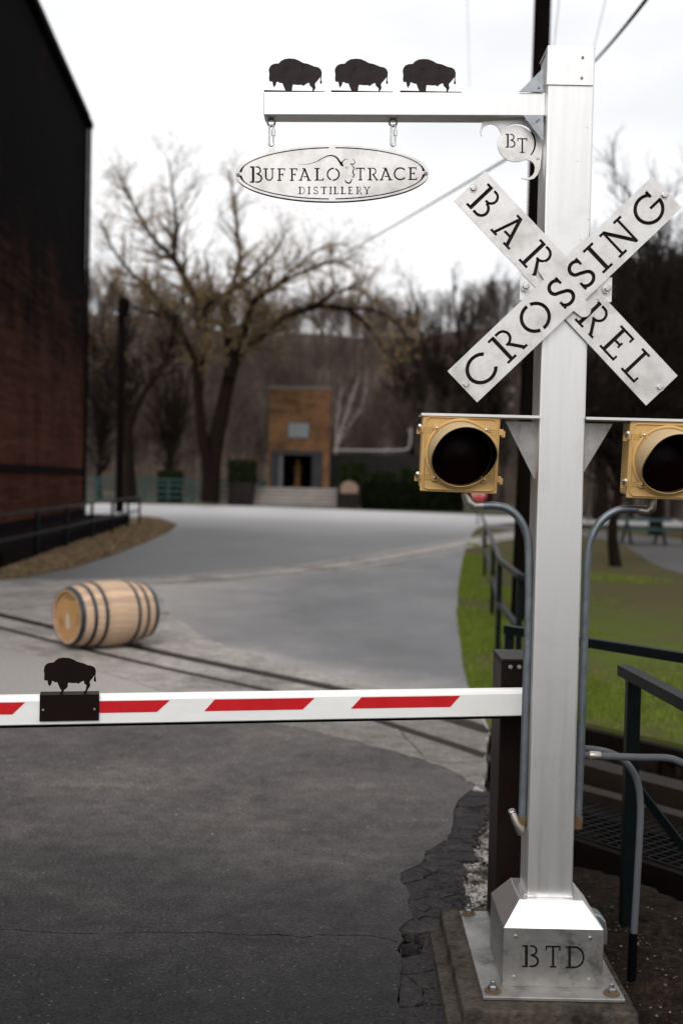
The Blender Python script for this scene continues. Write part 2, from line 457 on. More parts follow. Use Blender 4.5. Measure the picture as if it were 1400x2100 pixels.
def grain(m, scale, lo, hi):
    t = m.node_tree
    b = t.nodes['Principled BSDF']
    src = b.inputs['Base Color'].links[0].from_socket
    tc = t.nodes.new('ShaderNodeTexCoord')
    n = t.nodes.new('ShaderNodeTexNoise')
    n.inputs['Scale'].default_value = scale
    n.inputs['Detail'].default_value = 3
    n.inputs['Roughness'].default_value = 0.75
    t.links.new(tc.outputs['Object'], n.inputs['Vector'])
    r = t.nodes.new('ShaderNodeMapRange')
    r.inputs['From Min'].default_value = 0.3
    r.inputs['From Max'].default_value = 0.7
    r.inputs['To Min'].default_value = lo
    r.inputs['To Max'].default_value = hi
    t.links.new(n.outputs['Fac'], r.inputs['Value'])
    hv = t.nodes.new('ShaderNodeHueSaturation')
    t.links.new(r.outputs[0], hv.inputs['Value'])
    t.links.new(src, hv.inputs['Color'])
    t.links.new(hv.outputs[0], b.inputs['Base Color'])
grain(M['asphalt'], 75, .25, 2.1)
grain(M['asphalt'], 9, .7, 1.3)
grain(M['asphalt_old'], 75, .4, 1.7)
grain(M['old_road'], 30, .75, 1.25)
grain(M['concrete'], 40, .7, 1.25)
grain(M['concrete'], 6, .7, 1.3)
grain(M['plinth'], 45, .6, 1.4)
grain(M['soil'], 45, .4, 1.8)
grain(M['alu_base'], 30, .85, 1.1)

# ------------------------------------------------------------------ mesh building
class MB:
    def __init__(s):
        s.v, s.f = [], []
    def add(s, vs, fs):
        o = len(s.v)
        s.v.extend(tuple(p) for p in vs)
        s.f.extend(tuple(i + o for i in f) for f in fs)
        return s
    def box(s, lo, hi, m=None):
        (a, b, c), (d, e, f) = lo, hi
        vs = [Vector(p) for p in ((a, b, c), (d, b, c), (d, e, c), (a, e, c), (a, b, f), (d, b, f), (d, e, f), (a, e, f))]
        if m is not None:
            vs = [m @ p for p in vs]
        return s.add(vs, [(3, 2, 1, 0), (4, 5, 6, 7), (0, 1, 5, 4), (1, 2, 6, 5), (2, 3, 7, 6), (3, 0, 4, 7)])
    def bar(s, p, q, wx, wz, up=(0, 0, 1)):
        p, q = Vector(p), Vector(q)
        d = (q - p).normalized()
        u = Vector(up)
        if abs(d.dot(u)) > 0.98:
            u = Vector((0, 1, 0))
        sx = d.cross(u).normalized() * wx / 2
        sz = sx.cross(d).normalized() * wz / 2
        vs = [p - sx - sz, p + sx - sz, p + sx + sz, p - sx + sz, q - sx - sz, q + sx - sz, q + sx + sz, q - sx + sz]
        return s.add(vs, [(3, 2, 1, 0), (4, 5, 6, 7), (0, 1, 5, 4), (1, 2, 6, 5), (2, 3, 7, 6), (3, 0, 4, 7)])
    def tube(s, pts, rad, n=10, cap=True):
        pts = [Vector(p) for p in pts]
        k = len(pts)
        if not isinstance(rad, (list, tuple)):
            rad = [rad] * k
        ref = None
        vs = []
        for i, p in enumerate(pts):
            d = (pts[min(i + 1, k - 1)] - pts[max(i - 1, 0)]).normalized()
            if ref is None:
                ref = d.orthogonal().normalized()
            else:
                ref = (ref - d * ref.dot(d))
                ref = ref.normalized() if ref.length > 1e-6 else d.orthogonal().normalized()
            b = d.cross(ref)
            for j in range(n):
                a = 2 * pi * j / n
                vs.append(p + (ref * cos(a) + b * sin(a)) * rad[i])
        fs = []
        for i in range(k - 1):
            for j in range(n):
                a, b2 = i * n + j, i * n + (j + 1) % n
                fs.append((a, b2, b2 + n, a + n))
        if cap:
            fs.append(tuple(range(n - 1, -1, -1)))
            fs.append(tuple((k - 1) * n + j for j in range(n)))
        return s.add(vs, fs)
    def lathe(s, prof, n, m, cap=True):
        vs, fs = [], []
        k = len(prof)
        for r, z in prof:
            for j in range(n):
                a = 2 * pi * j / n
                vs.append(m @ Vector((r * cos(a), r * sin(a), z)))
        for i in range(k - 1):
            for j in range(n):
                a, b2 = i * n + j, i * n + (j + 1) % n
                fs.append((a, b2, b2 + n, a + n))
        if cap:
            fs.append(tuple(range(n - 1, -1, -1)))
            fs.append(tuple((k - 1) * n + j for j in range(n)))
        return s.add(vs, fs)
    def mesh(s, name, off=(0, 0, 0)):
        me = bpy.data.meshes.new(name)
        off = Vector(off)
        me.from_pydata([(Vector(p) - off) for p in s.v], [], s.f)
        me.update()
        return me

def wloc(o):
    p = Vector((0, 0, 0))
    while o:
        p += o.location
        o = o.parent
    return p
def tag(o, label=None, cat=None, group=None, kind=None):
    for k, v in (('label', label), ('category', cat), ('group', group), ('kind', kind)):
        if v:
            o[k] = v
    return o
def thing(name, label, cat, loc, group=None):
    o = bpy.data.objects.new(name, None)
    o.empty_display_size = 0.2
    COL.objects.link(o)
    o.location = loc
    return tag(o, label, cat, group)
def link(name, me, m, parent=None, loc=(0, 0, 0), smooth=None, bevel=0, seg=2):
    if m is not None and not me.materials:
        me.materials.append(m)
    o = bpy.data.objects.new(name, me)
    COL.objects.link(o)
    o.location = loc
    if parent:
        o.parent = parent
    if smooth is not None:
        me.shade_smooth()
        if smooth < 180:
            me.set_sharp_from_angle(angle=radians(smooth))
    if bevel:
        b = o.modifiers.new('bevel', 'BEVEL')
        b.width = bevel
        b.segments = seg
        b.limit_method = 'ANGLE'
        b.angle_limit = radians(40)
        b.harden_normals = False
    return o
def part(name, mb, m, parent, **k):
    return link(name, mb.mesh(name, wloc(parent)), m, parent, **k)
def solo(name, mb, m, loc, label=None, cat=None, group=None, kind=None, **k):
    o = link(name, mb.mesh(name, loc), m, None, loc=loc, **k)
    return tag(o, label, cat, group, kind)

def npmesh(name, V, Fq, m, parent=None, loc=(0, 0, 0)):
    """fast mesh from numpy verts and equal-length faces"""
    me = bpy.data.meshes.new(name)
    V = np.asarray(V, dtype=np.float32) - np.asarray(loc if not parent else wloc(parent), dtype=np.float32)
    Fq = np.asarray(Fq, dtype=np.int32)
    k = Fq.shape[1]
    me.vertices.add(len(V))
    me.vertices.foreach_set('co', V.ravel())
    me.loops.add(Fq.size)
    me.loops.foreach_set('vertex_index', Fq.ravel())
    me.polygons.add(len(Fq))
    me.polygons.foreach_set('loop_start', np.arange(0, Fq.size, k, dtype=np.int32))
    me.polygons.foreach_set('loop_total', np.full(len(Fq), k, dtype=np.int32))
    me.update(calc_edges=True)
    me.validate()
    me.materials.append(m)
    o = bpy.data.objects.new(name, me)
    COL.objects.link(o)
    if parent:
        o.parent = parent
    else:
        o.location = loc
    return o

# ------------------------------------------------------------------ plates with cut-outs
def poly_area(p):
    return 0.5 * sum(p[i][0] * p[(i + 1) % len(p)][1] - p[(i + 1) % len(p)][0] * p[i][1] for i in range(len(p)))
def plate(mb, outlines, holes, M4, thick, back=True):
    """outlines: polygons that add material; holes: polygons that remove it; M4 maps (u,v,depth) to the world, depth goes away from the viewer"""
    vs, fs = [], []
    for p in list(outlines) + list(holes):
        p = [tuple(q) for q in p]
        if poly_area(p) < 0:
            p = p[::-1]
        o = len(vs)
        vs.extend(Vector(q) for q in p)
        fs.append(list(range(o, o + len(p))))
    nO = len(outlines)
    r = delaunay_2d_cdt(vs, [], fs, 1, 1e-6, True)
    V, Fc, OF = r[0], r[2], r[5]
    keep = [f for f, of in zip(Fc, OF) if any(i < nO for i in of) and not any(i >= nO for i in of)]
    used = sorted({i for f in keep for i in f})
    mp = {a: i for i, a in enumerate(used)}
    n = len(used)
    front = [M4 @ Vector((V[i].x, V[i].y, 0)) for i in used]
    bk = [M4 @ Vector((V[i].x, V[i].y, thick)) for i in used]
    faces = []
    edges = {}
    for f in keep:
        g = [mp[i] for i in f]
        faces.append(tuple(g))
        if back:
            faces.append(tuple(i + n for i in reversed(g)))
        for i in range(len(g)):
            edges[(g[i], g[(i + 1) % len(g)])] = edges.get((g[i], g[(i + 1) % len(g)]), 0) + 1
    for (a, b) in edges:
        if (b, a) not in edges:
            faces.append((b, a, a + n, b + n))
    return mb.add(front + bk, faces)

def arc(cx, cy, rx, ry, a0, a1, n=14):
    return [(cx + rx * cos(radians(a0 + (a1 - a0) * i / n)), cy + ry * sin(radians(a0 + (a1 - a0) * i / n))) for i in range(n + 1)]
def ribbon(pts, wd):
    """polygon of a stroke along pts; wd is a width or a list of widths"""
    k = len(pts)
    W = wd if isinstance(wd, (list, tuple)) else [wd] * k
    Lf, Rt = [], []
    for i in range(k):
        a, b = pts[max(i - 1, 0)], pts[min(i + 1, k - 1)]
        dx, dy = b[0] - a[0], b[1] - a[1]
        l = hypot(dx, dy) or 1
        nx, ny = -dy / l * W[i] / 2, dx / l * W[i] / 2
        Lf.append((pts[i][0] + nx, pts[i][1] + ny))
        Rt.append((pts[i][0] - nx, pts[i][1] - ny))
    return Lf + Rt[::-1]
def rect(x0, y0, x1, y1):
    return [(x0, y0), (x1, y0), (x1, y1), (x0, y1)]
def ring(cx, cy, rx, ry, a0, a1, t, n=16):
    return arc(cx, cy, rx + t / 2, ry + t / 2, a0, a1, n) + arc(cx, cy, rx - t / 2, ry - t / 2, a1, a0, n)

# stencil slab capitals, unit cap height; each glyph: (advance width, polygons)
T, S = 0.125, 0.085
def glyph(c):
    P = []
    if c == 'B':
        P += [rect(.11, 0, .11 + T, 1), rect(0, 1 - S, .2, 1), rect(0, 0, .2, S)]
        P += [ring(.40, .755, .19, .205, -90, 90, .085), rect(.31, .955 - .0375, .42, 1 - .0025 + .0), rect(.34, .5075, .42, .5925)]
        P += [ring(.42, .275, .235, .232, -90, 90, .095), rect(.30, 0, .43, .0905)]
        return .70, P
    if c == 'D':
        P += [rect(.11, 0, .11 + T, 1), rect(0, 1 - S, .2, 1), rect(0, 0, .2, S)]
        P += [ring(.38, .5, .42, .455, -90, 90, .09, 22), rect(.12, .91, .39, 1), rect(.12, 0, .39, .09)]
        return .86, P
    if c == 'R':
        P += [rect(.12, 0, .12 + T, 1), rect(0, 1 - S, .2, 1), rect(0, 0, .36, S)]
        P += [ring(.40, .72, .225, .235, -90, 90, .09), rect(.29, .911, .42, 1.0), rect(.34, .44, .42, .53)]
        P += [ribbon([(.42, .47), (.70, .05)], .11), rect(.62, 0, .82, S)]
        return .80, P
    if c == 'A':
        P += [ribbon([(.14, .03), (.45, .97)], .10), ribbon([(.44, .97), (.78, .03)], .125), rect(0, 0, .28, S), rect(.62, 0, .93, S)]
        P += [rect(.26, .92, .50, 1.0), rect(.36, .28, .66, .365)]
        return .93, P
    if c == 'E':
        P += [rect(.11, 0, .11 + T, 1), rect(0, 1 - S, .62, 1), rect(0, 0, .66, S), rect(.11, .47, .48, .555)]
        P += [rect(.545, .80, .62, 1), rect(.585, 0, .66, .2), rect(.41, .40, .48, .62)]
        return .66, P
    if c == 'F':
        P += [rect(.11, 0, .11 + T, 1), rect(0, 1 - S, .62, 1), rect(0, 0, .34, S), rect(.11, .47, .48, .555), rect(.545, .80, .62, 1), rect(.41, .40, .48, .62)]
        return .64, P
    if c == 'L':
        P += [rect(.12, 0, .12 + T, 1), rect(0, 1 - S, .36, 1), rect(0, 0, .64, S), rect(.565, 0, .64, .22)]
        return .64, P
    if c == 'C':
        P += [ring(.48, .5, .43, .44, 40, 322, .115, 30)]
        return .90, P
    if c == 'O':
        P += [ring(.5, .5, .44, .44, 84, 250, .115, 20), ring(.5, .5, .44, .44, 264, 430, .115, 20)]
        return 1.0, P
    if c == 'G':
        P += [ring(.48, .5, .43, .44, 45, 360, .115, 30), rect(.52, .44, .96, .535), rect(.72, .74, .82, .98)]
        return .96, P
    if c == 'S':
        sp = arc(.31, .74, .215, .21, 30, 225, 12) + [(.31, .52)] + arc(.32, .265, .24, .215, 48, -160, 14)
        P += [ribbon(sp, .115), rect(.46, .72, .545, .98), rect(.06, .02, .145, .30)]
        return .62, P
    if c == 'I':
        P += [rect(.13, 0, .13 + T, 1), rect(0, 1 - S, .38, 1), rect(0, 0, .38, S)]
        return .38, P
    if c == 'N':
        P += [rect(.12, 0, .21, 1), rect(.74, 0, .83, 1), ribbon([(.16, .97), (.79, .03)], .125), rect(0, 1 - S, .2, 1), rect(0, 0, .34, S), rect(.62, 1 - S, .95, 1)]
        return .95, P
    if c == 'U':
        P += [rect(.11, .33, .11 + T, 1), rect(.64, .33, .73, 1), ring(.43, .36, .26, .30, 180, 360, .11), rect(0, 1 - S, .34, 1), rect(.53, 1 - S, .84, 1)]
        return .84, P
    if c == 'T':
        P += [rect(0, 1 - S, .80, 1), rect(.34, 0, .34 + T, 1), rect(0, .78, .075, 1), rect(.725, .78, .80, 1), rect(.22, 0, .58, S)]
        return .80, P
    if c == 'Y':
        P += [ribbon([(.14, .97), (.42, .47)], .11), ribbon([(.72, .97), (.42, .47)], .10), rect(.36, 0, .36 + T, .5), rect(0, 1 - S, .30, 1), rect(.56, 1 - S, .86, 1), rect(.25, 0, .60, S)]
        return .86, P
    return .4, []
def put(c, cx, y0, h, width=None):
    """glyph centred on cx, baseline y0, cap height h, optionally stretched to width"""
    wd, P = glyph(c)
    sx = h if width is None else width / wd
    return [[(cx + (x - wd / 2) * sx, y0 + y * h) for x, y in p] for p in P]
def frame4(o, u, v):
    """matrix: u right, v up, third axis away from the viewer (u x v points to the viewer, so negate)"""
    u, v = Vector(u).normalized(), Vector(v).normalized()
    n = -(u.cross(v))
    return Matrix(((u.x, v.x, n.x, o[0]), (u.y, v.y, n.y, o[1]), (u.z, v.z, n.z, o[2]), (0, 0, 0, 1)))
def bolt_head(mb, p, r, h, n=6, nrm=(0, -1, 0)):
    m = Matrix.Translation(p) @ Vector(nrm).to_track_quat('Z', 'Y').to_matrix().to_4x4()
    mb.lathe([(r, 0), (r, h * .7), (r * .8, h)], n, m)
    return mb
def catmull(pts, k=8):
    pts = [Vector(p) for p in pts]
    out = []
    P = [pts[0] * 2 - pts[1]] + pts + [pts[-1] * 2 - pts[-2]]
    for i in range(1, len(P) - 2):
        a, b, c, d = P[i - 1:i + 3]
        for j in range(k):
            t = j / k
            out.append(0.5 * ((2 * b) + (c - a) * t + (2 * a - 5 * b + 4 * c - d) * t * t + (3 * b - a - 3 * c + d) * t ** 3))
    out.append(pts[-1])
    return out
# ------------------------------------------------------------------ tracks laid out on the ground
TR1 = catmull([(-8.5, 19.0), (-6.2, 16.4), (-4.05, 13.95), (-1.66, 11.2), (.11, 9.35), (1.05, 8.0), (1.55, 7.2), (2.0, 6.62), (3.2, 5.2), (5.0, 3.2)], 6)
TR1 = [Vector((p.x, p.y)) for p in TR1]
def offset(cv, d):
    out = []
    for i, p in enumerate(cv):
        t = (cv[min(i + 1, len(cv) - 1)] - cv[max(i - 1, 0)]).normalized()
        out.append(Vector((p.x + t.y * d, p.y - t.x * d)))   # positive d lies on the camera's side
    return out
TR2 = offset(TR1, -0.0)
TR1F = TR1
TR2 = [Vector(p) for p in offset(TR1, 0.50)]
if TR2[10].y > TR1[10].y:
    TR2 = offset(TR1, -0.50)
SGN = 1 if offset(TR1, .5)[10].y < TR1[10].y else -1
def off(d):
    return offset(TR1, SGN * d)
FAR = [g.xy for g in (gnd(x, y) for x, y in ((-140, 1199), (-60, 1198), (0, 1197), (200, 1195), (400, 1187), (600, 1170), (700, 1158), (820, 1138), (1000, 1105), (1075, 1093), (1120, 1087)))]
FARC = [Vector((p[0], p[1])) for p in catmull([(*p, 0) for p in FAR], 5)]

# ------------------------------------------------------------------ ground sheet (with the ditch under the trestle)
def xe(y):
    return .80 + (y - 6.45) * .18
def sstep(a, b, x):
    t = np.clip((x - a) / (b - a), 0, 1)
    return t * t * (3 - 2 * t)
gx = np.unique(np.round(np.concatenate([np.linspace(-400, -20, 9), np.linspace(-20, 0, 11), np.arange(0, 4.2, .06), np.linspace(4.2, 20, 10), np.linspace(20, 400, 9)]), 3))
gy = np.unique(np.round(np.concatenate([np.linspace(-60, 3, 8), np.arange(3, 9.6, .06), np.linspace(9.6, 40, 12), np.linspace(40, 110, 6), np.linspace(110, 1200, 6)]), 3))
XX, YY = np.meshgrid(gx, gy)
dd = (XX - 1.05) * -.782 + (YY - 8.0) * -.623
ditch = sstep(xe(YY) + .02, xe(YY) + .16, XX) * sstep(-.95, -.75, dd) * (1 - sstep(1.42, 1.60, dd)) * (YY < 9.5) * (XX < 4.2)
ZZ = -0.075 - 1.5 * ditch
ZZ = ZZ - .22 * np.maximum(1 - sstep(-.6, .0, XX), (1 - sstep(xe(YY) - .35, xe(YY) - .2, XX)) * (YY > 6.9) * (YY < 9.0) * (XX < .9)) * (YY > 2) * (YY < 60)
near = ((XX > .1) & (XX < 4.1) & (YY < 9.5) & (YY > 3.0)) * (1 - ditch)
ZZ = ZZ + near * (0.012 * np.sin(XX * 9.1 + 1.7 * np.sin(YY * 7)) * np.cos(YY * 8.3) + 0.008 * np.sin(XX * 23 + YY * 17))
# soil heaped a little higher to the right of the plinth
ZZ = ZZ + near * 0.05 * sstep(.85, 1.3, XX) * (1 - sstep(5.2, 5.6, YY))
V = np.stack([XX.ravel(), YY.ravel(), ZZ.ravel()], 1)
nx_, ny_ = len(gx), len(gy)
I = (np.arange(ny_ - 1)[:, None] * nx_ + np.arange(nx_ - 1)[None, :]).ravel()
ground = npmesh('ground', V, np.stack([I, I + 1, I + nx_ + 1, I + nx_], 1), M['soil'])
ground.data.shade_smooth()
tag(ground, kind='structure')
GXA, GYA = gx, gy
def gz(x, y):
    i = int(np.clip(np.searchsorted(gx, x) - 1, 0, nx_ - 2))
    j = int(np.clip(np.searchsorted(gy, y) - 1, 0, ny_ - 2))
    return float(max(ZZ[j, i], ZZ[j, i + 1], ZZ[j + 1, i], ZZ[j + 1, i + 1]))

ID4 = lambda z: Matrix(((1, 0, 0, 0), (0, 1, 0, 0), (0, 0, -1, z), (0, 0, 0, 1)))
def zm(x, y):       # pixel in the near-asphalt study crop
    return (400 + x / 2.154, 1400 + y / 2.154)

# ------------------------------------------------------------------ road
edge_px = [zm(x, y) for x, y in ((920, 1508), (900, 1400), (915, 1250), (895, 1180), (920, 1130), (900, 1085), (955, 1040), (945, 960), (935, 910), (905, 870), (915, 835), (1000, 800), (1020, 745), (1115, 690), (1130, 650), (1140, 580), (1160, 520), (1225, 470))]
def jag(P, amp, sub):
    out = []
    for i in range(len(P) - 1):
        a, b = Vector(P[i]), Vector(P[i + 1])
        for j in range(sub):
            t = j / sub
            q = a.lerp(b, t)
            out.append((q.x + random.uniform(-amp, amp), q.y + random.uniform(-amp, amp)))
    out.append(tuple(P[-1]))
    return out
near_edge = jag(G2(edge_px), .006, 4)
APR = [(-140, 1208), (0, 1207), (200, 1206), (300, 1203), (330, 1225), (350, 1262), (430, 1312), (560, 1356), (720, 1398), (830, 1424), (965, 1440), (1004, 1500), (996, 1530), (991, 1622),
       (960, 1603), (930, 1582), (860, 1556), (740, 1525), (640, 1500), (560, 1485), (343, 1421), (143, 1357), (0, 1328), (-140, 1300)]
random.seed(5)
apron_xy = jag([tuple(p) for p in G2(APR)] + [tuple(gnd(*APR[0]).xy)], .018, 7)[:-1]
road_out = [Vector((-14, -8)), Vector((.12, -8)), Vector((.15, 3.0))] + [Vector(p) for p in near_edge] + \
    [Vector(p) for p in G2([(991, 1622), (996, 1530), (1004, 1500), (985, 1455), (962, 1415), (950, 1370), (944, 1320), (936, 1260), (940, 1200), (948, 1150), (958, 1110), (972, 1088), (988, 1077), (1040, 1072), (1110, 1070)])] + \
    [Vector((30, 46)), Vector((34, 62))] + [Vector(p) for p in G2([(1000, 1057), (945, 1054), (740, 1046), (500, 1037), (200, 1032)])] + [Vector((-40, 72)), Vector((-40, 52)), Vector((-14, 49))] + \
    [Vector(p) for p in G2([(285, 1061), (330, 1066), (362, 1078), (345, 1092), (300, 1112), (230, 1140), (150, 1165), (60, 1183), (0, 1190), (-70, 1194)])] + [Vector((-14, 18.2))]
crack_px = [(-30, 1904), (0, 1905), (100, 1912), (200, 1915), (300, 1912), (400, 1913)] + [zm(x, y) for x, y in ((60, 1100), (120, 1108), (240, 1115), (360, 1112), (480, 1125), (550, 1112), (640, 1115), (760, 1118), (850, 1130), (893, 1146))]
cr = jag(G2(crack_px), .004, 5)
crack = ribbon(cr, [random.uniform(.006, .014) if random.random() > .06 else .003 for _ in cr])
strip_poly = ribbon([(p.x, p.y) for p in FARC], 1.25)
near_out = [Vector((-14, -8)), Vector((.12, -8)), Vector((.15, 3.0))] + [Vector(p) for p in near_edge] + [Vector(p) for p in jag([tuple(q) for q in G2([(x - 12, y - 14) for x, y in APR[13:20]] + [(343, 1463), (143, 1468), (-140, 1472)])], .012, 5)] + [Vector((-14, 8.6))]
far_out = [(p.x, p.y) for p in offset(FARC, .0)]
far_cut = far_out + [(60, 60), (60, 90), (-60, 90), (-60, 18.5)]
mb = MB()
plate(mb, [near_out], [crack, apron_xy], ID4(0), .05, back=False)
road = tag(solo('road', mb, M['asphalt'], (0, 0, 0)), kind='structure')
mb = MB()
plate(mb, [road_out], [near_out, apron_xy, strip_poly, far_cut], ID4(-.0005), .05, back=False)
tag(solo('worn_road', mb, M['old_road'], (0, 0, 0)), kind='structure')
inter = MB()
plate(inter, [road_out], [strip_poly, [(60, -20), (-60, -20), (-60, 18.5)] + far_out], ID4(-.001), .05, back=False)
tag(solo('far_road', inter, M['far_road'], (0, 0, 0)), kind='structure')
# hairline secondary cracks and broken edge pieces
strip_out = [Vector(p) for p in near_edge] + [Vector(p) for p in G2([zm(x, y) for x, y in ((1280, 480), (1262, 540), (1215, 620), (1180, 690), (1165, 770), (1150, 850), (1165, 935), (1150, 970), (1110, 990), (1108, 1040), (1068, 1100), (1072, 1300), (1088, 1508), (1090, 1600), (930, 1600))])]
def clip_half(P, a, n):
    out = []
    for i in range(len(P)):
        p, q = P[i], P[(i + 1) % len(P)]
        dp, dq = (p - a).dot(n), (q - a).dot(n)
        if dp <= 0:
            out.append(p)
        if dp * dq < 0:
            out.append(p.lerp(q, dp / (dp - dq)))
    return out
def inside(p, P):
    c = False
    for i in range(len(P)):
        a, b = P[i], P[(i + 1) % len(P)]
        if (a.y > p.y) != (b.y > p.y) and p.x < (b.x - a.x) * (p.y - a.y) / (b.y - a.y) + a.x:
            c = not c
    return c
random.seed(23)
sx0, sx1 = min(p.x for p in strip_out), max(p.x for p in strip_out)
sy0, sy1 = min(p.y for p in strip_out), max(p.y for p in strip_out)
seeds = []
tries = 0
while len(seeds) < 52 and tries < 6000:
    tries += 1
    p = Vector((random.uniform(sx0, sx1), random.uniform(sy0, sy1)))
    if inside(p, strip_out) and all((p - q).length > .055 + .045 * random.random() for q in seeds):
        seeds.append(p)
for k, p in enumerate(seeds):
    P = [p + Vector(v) for v in ((-.08, -.08), (.075, -.08), (.075, .08), (-.08, .08))]
    for j, q in enumerate(seeds):
        if j != k and (p - q).length < .45:
            P = clip_half(P, (p + q) / 2, (q - p).normalized())
    if len(P) < 3:
        continue
    cxm = sum(q.x for q in P) / len(P)
    cym = sum(q.y for q in P) / len(P)
    ctr_ = Vector((cxm, cym))
    gap = random.uniform(.945, .99)
    P = [ctr_ + (q - ctr_) * gap for q in P]
    P = [q for q in P]
    # keep pieces off the sound road surface
    Q = []
    for q in P:
        e = min(near_edge, key=lambda g: (Vector(g) - q).length)
        if q.x < e[0] + .004 and not inside(q, strip_out):
            q = Vector((e[0] + .004, q.y))
        Q.append(q)
    P = jag([tuple(q) for q in Q] + [tuple(Q[0])], .0035, 5)[:-1]
    e = min(near_edge, key=lambda g: (Vector(g) - ctr_).length)
    far_ = max(0, (Vector(e) - ctr_).length)
    tx, ty = random.uniform(-.018, .018), random.uniform(-.018, .018)
    dz = -.002 - far_ * .035 - random.uniform(0, .005)
    mb = MB()
    plate(mb, [P], [], ID4(0), .04)
    for i, v in enumerate(mb.v):
        mb.v[i] = (v[0], v[1], min(-.0015, v[2] + dz + (v[0] - cxm) * tx + (v[1] - cym) * ty) if v[2] > -.01 else v[2] + dz)
    part('asphalt_chunk', mb, M['asphalt_old'], road)

# concrete apron with the rail slots
sl1 = ribbon([(p.x, p.y) for p in TR1], .19)
sl2 = ribbon([(p.x, p.y) for p in off(.5)], .11)
joints = [ribbon(jag(G2([(-40, 1238), (180, 1247), (340, 1250)]), .006, 6), .012), ribbon(jag(G2([(200, 1290), (260, 1262), (320, 1226)]), .006, 6), .010),
          ribbon(jag(G2([(640, 1445), (800, 1478), (870, 1556)]), .006, 6), .008)]
mb = MB()
plate(mb, [apron_xy], [sl1, sl2] + joints, ID4(.005), .055, back=False)
tag(solo('pavement', mb, M['concrete'], (0, 0, 0)), kind='structure')
# far curved strip
mb = MB()
fo = [(p.x, p.y) for p in offset(FARC, .36)]
fi = [(p.x, p.y) for p in offset(FARC, -.36)]
plate(mb, [strip_poly], [ribbon(fo, .12), ribbon(fi, .12)], ID4(.008), .05, back=False)
tag(solo('track_bed_pavement', mb, M['concrete'], (0, 0, 0)), kind='structure')

def rail_mesh(cv, wdt, ztop, h):
    mb = MB()
    pts = [Vector((p.x, p.y, 0)) for p in cv]
    Lp, Rp = offset(cv, wdt / 2), offset(cv, -wdt / 2)
    vs, fs = [], []
    for a, b in zip(Lp, Rp):
        vs += [(a.x, a.y, ztop), (b.x, b.y, ztop), (b.x, b.y, ztop - h), (a.x, a.y, ztop - h)]
    k = len(cv)
    for i in range(k - 1):
        for j in range(4):
            a, b = i * 4 + j, i * 4 + (j + 1) % 4
            fs.append((a, b, b + 4, a + 4))
    fs += [(3, 2, 1, 0), tuple((k - 1) * 4 + j for j in range(4))]
    return mb.add(vs, fs)
t = thing('barrel_track', 'pair of sunken steel rails crossing the pavement under the rolling barrel', 'track', (TR1[12].x, TR1[12].y, 0))  # rails widened over their slots, dark strips standing in for the grooves' shade
part('rail', rail_mesh(TR1, .185, -.003, .13), M['steel_rail'], t)
part('rail', rail_mesh(off(.5), .105, -.003, .13), M['steel_rail'], t)
t = thing('curved_track', 'thin curved steel rails in the pale strip across the far road', 'track', (0, 23.7, 0))
part('rail', rail_mesh([Vector(p) for p in fo], .11, .002, .05), M['steel_rail'], t)
part('rail', rail_mesh([Vector(p) for p in fi], .11, .002, .05), M['steel_rail'], t)

# lawn, verge, far ground, side road
lawn_edge = G2([(1004, 1500), (985, 1455), (962, 1415), (950, 1370), (944, 1320), (936, 1260), (940, 1200), (948, 1150), (958, 1110), (972, 1088), (990, 1078)])
far_side = [Vector((9.0, 47.5)), Vector((60, 47)), Vector((60, 3.0)), Vector((6.6, 2.6))]
dl = [(1.05 + .782 * .86 + .623 * s, 8.0 + .623 * .86 - .782 * s) for s in (5.5, 4, 3, 2, 1, .0)]
lawn_xy = jag([tuple(p) for p in lawn_edge], .05, 6) + [tuple(p) for p in far_side] + dl
mb = MB()
plate(mb, [lawn_xy], [], ID4(-.018), .04, back=False)
tag(solo('lawn', mb, M['lawn'], (0, 0, 0)), kind='structure')
verge_xy = G2([(285, 1061), (330, 1066), (362, 1078), (345, 1092), (300, 1112), (230, 1140), (150, 1165), (60, 1183), (0, 1190), (-70, 1194)])
verge_poly = [tuple(p) for p in verge_xy] + [(-14, 18.4), (-14, 24), (-7.2, 24), (-7.9, 33), (-8.6, 40), (-8.6, 44)]
mb = MB()
plate(mb, [verge_poly], [], ID4(.03), .08, back=False)
tag(solo('verge_ground', mb, M['verge'], (0, 0, 0)), kind='structure')
mb = MB()
plate(mb, [[(-120, 70.5), (-13.5, 71.5), (-7, 71), (1, 66), (6, 62.8), (30, 62.5), (120, 62), (140, 100), (-140, 100)]], [], ID4(-.02), .03, back=False)
tag(solo('far_ground', mb, M['far_ground'], (0, 0, 0)), kind='structure')
mb = MB()
plate(mb, [ribbon([(p.x, p.y) for p in catmull([(3.0, 50, 0), (8, 44, 0), (10.0, 37, 0), (9.2, 30, 0), (8.4, 24, 0), (8.8, 16, 0), (11, 8, 0)], 8)], [3.2] * 49)], [], ID4(-.010), .02, back=False)
tag(solo('side_road', mb, M['side_road'], (0, 0, 0)), kind='structure')

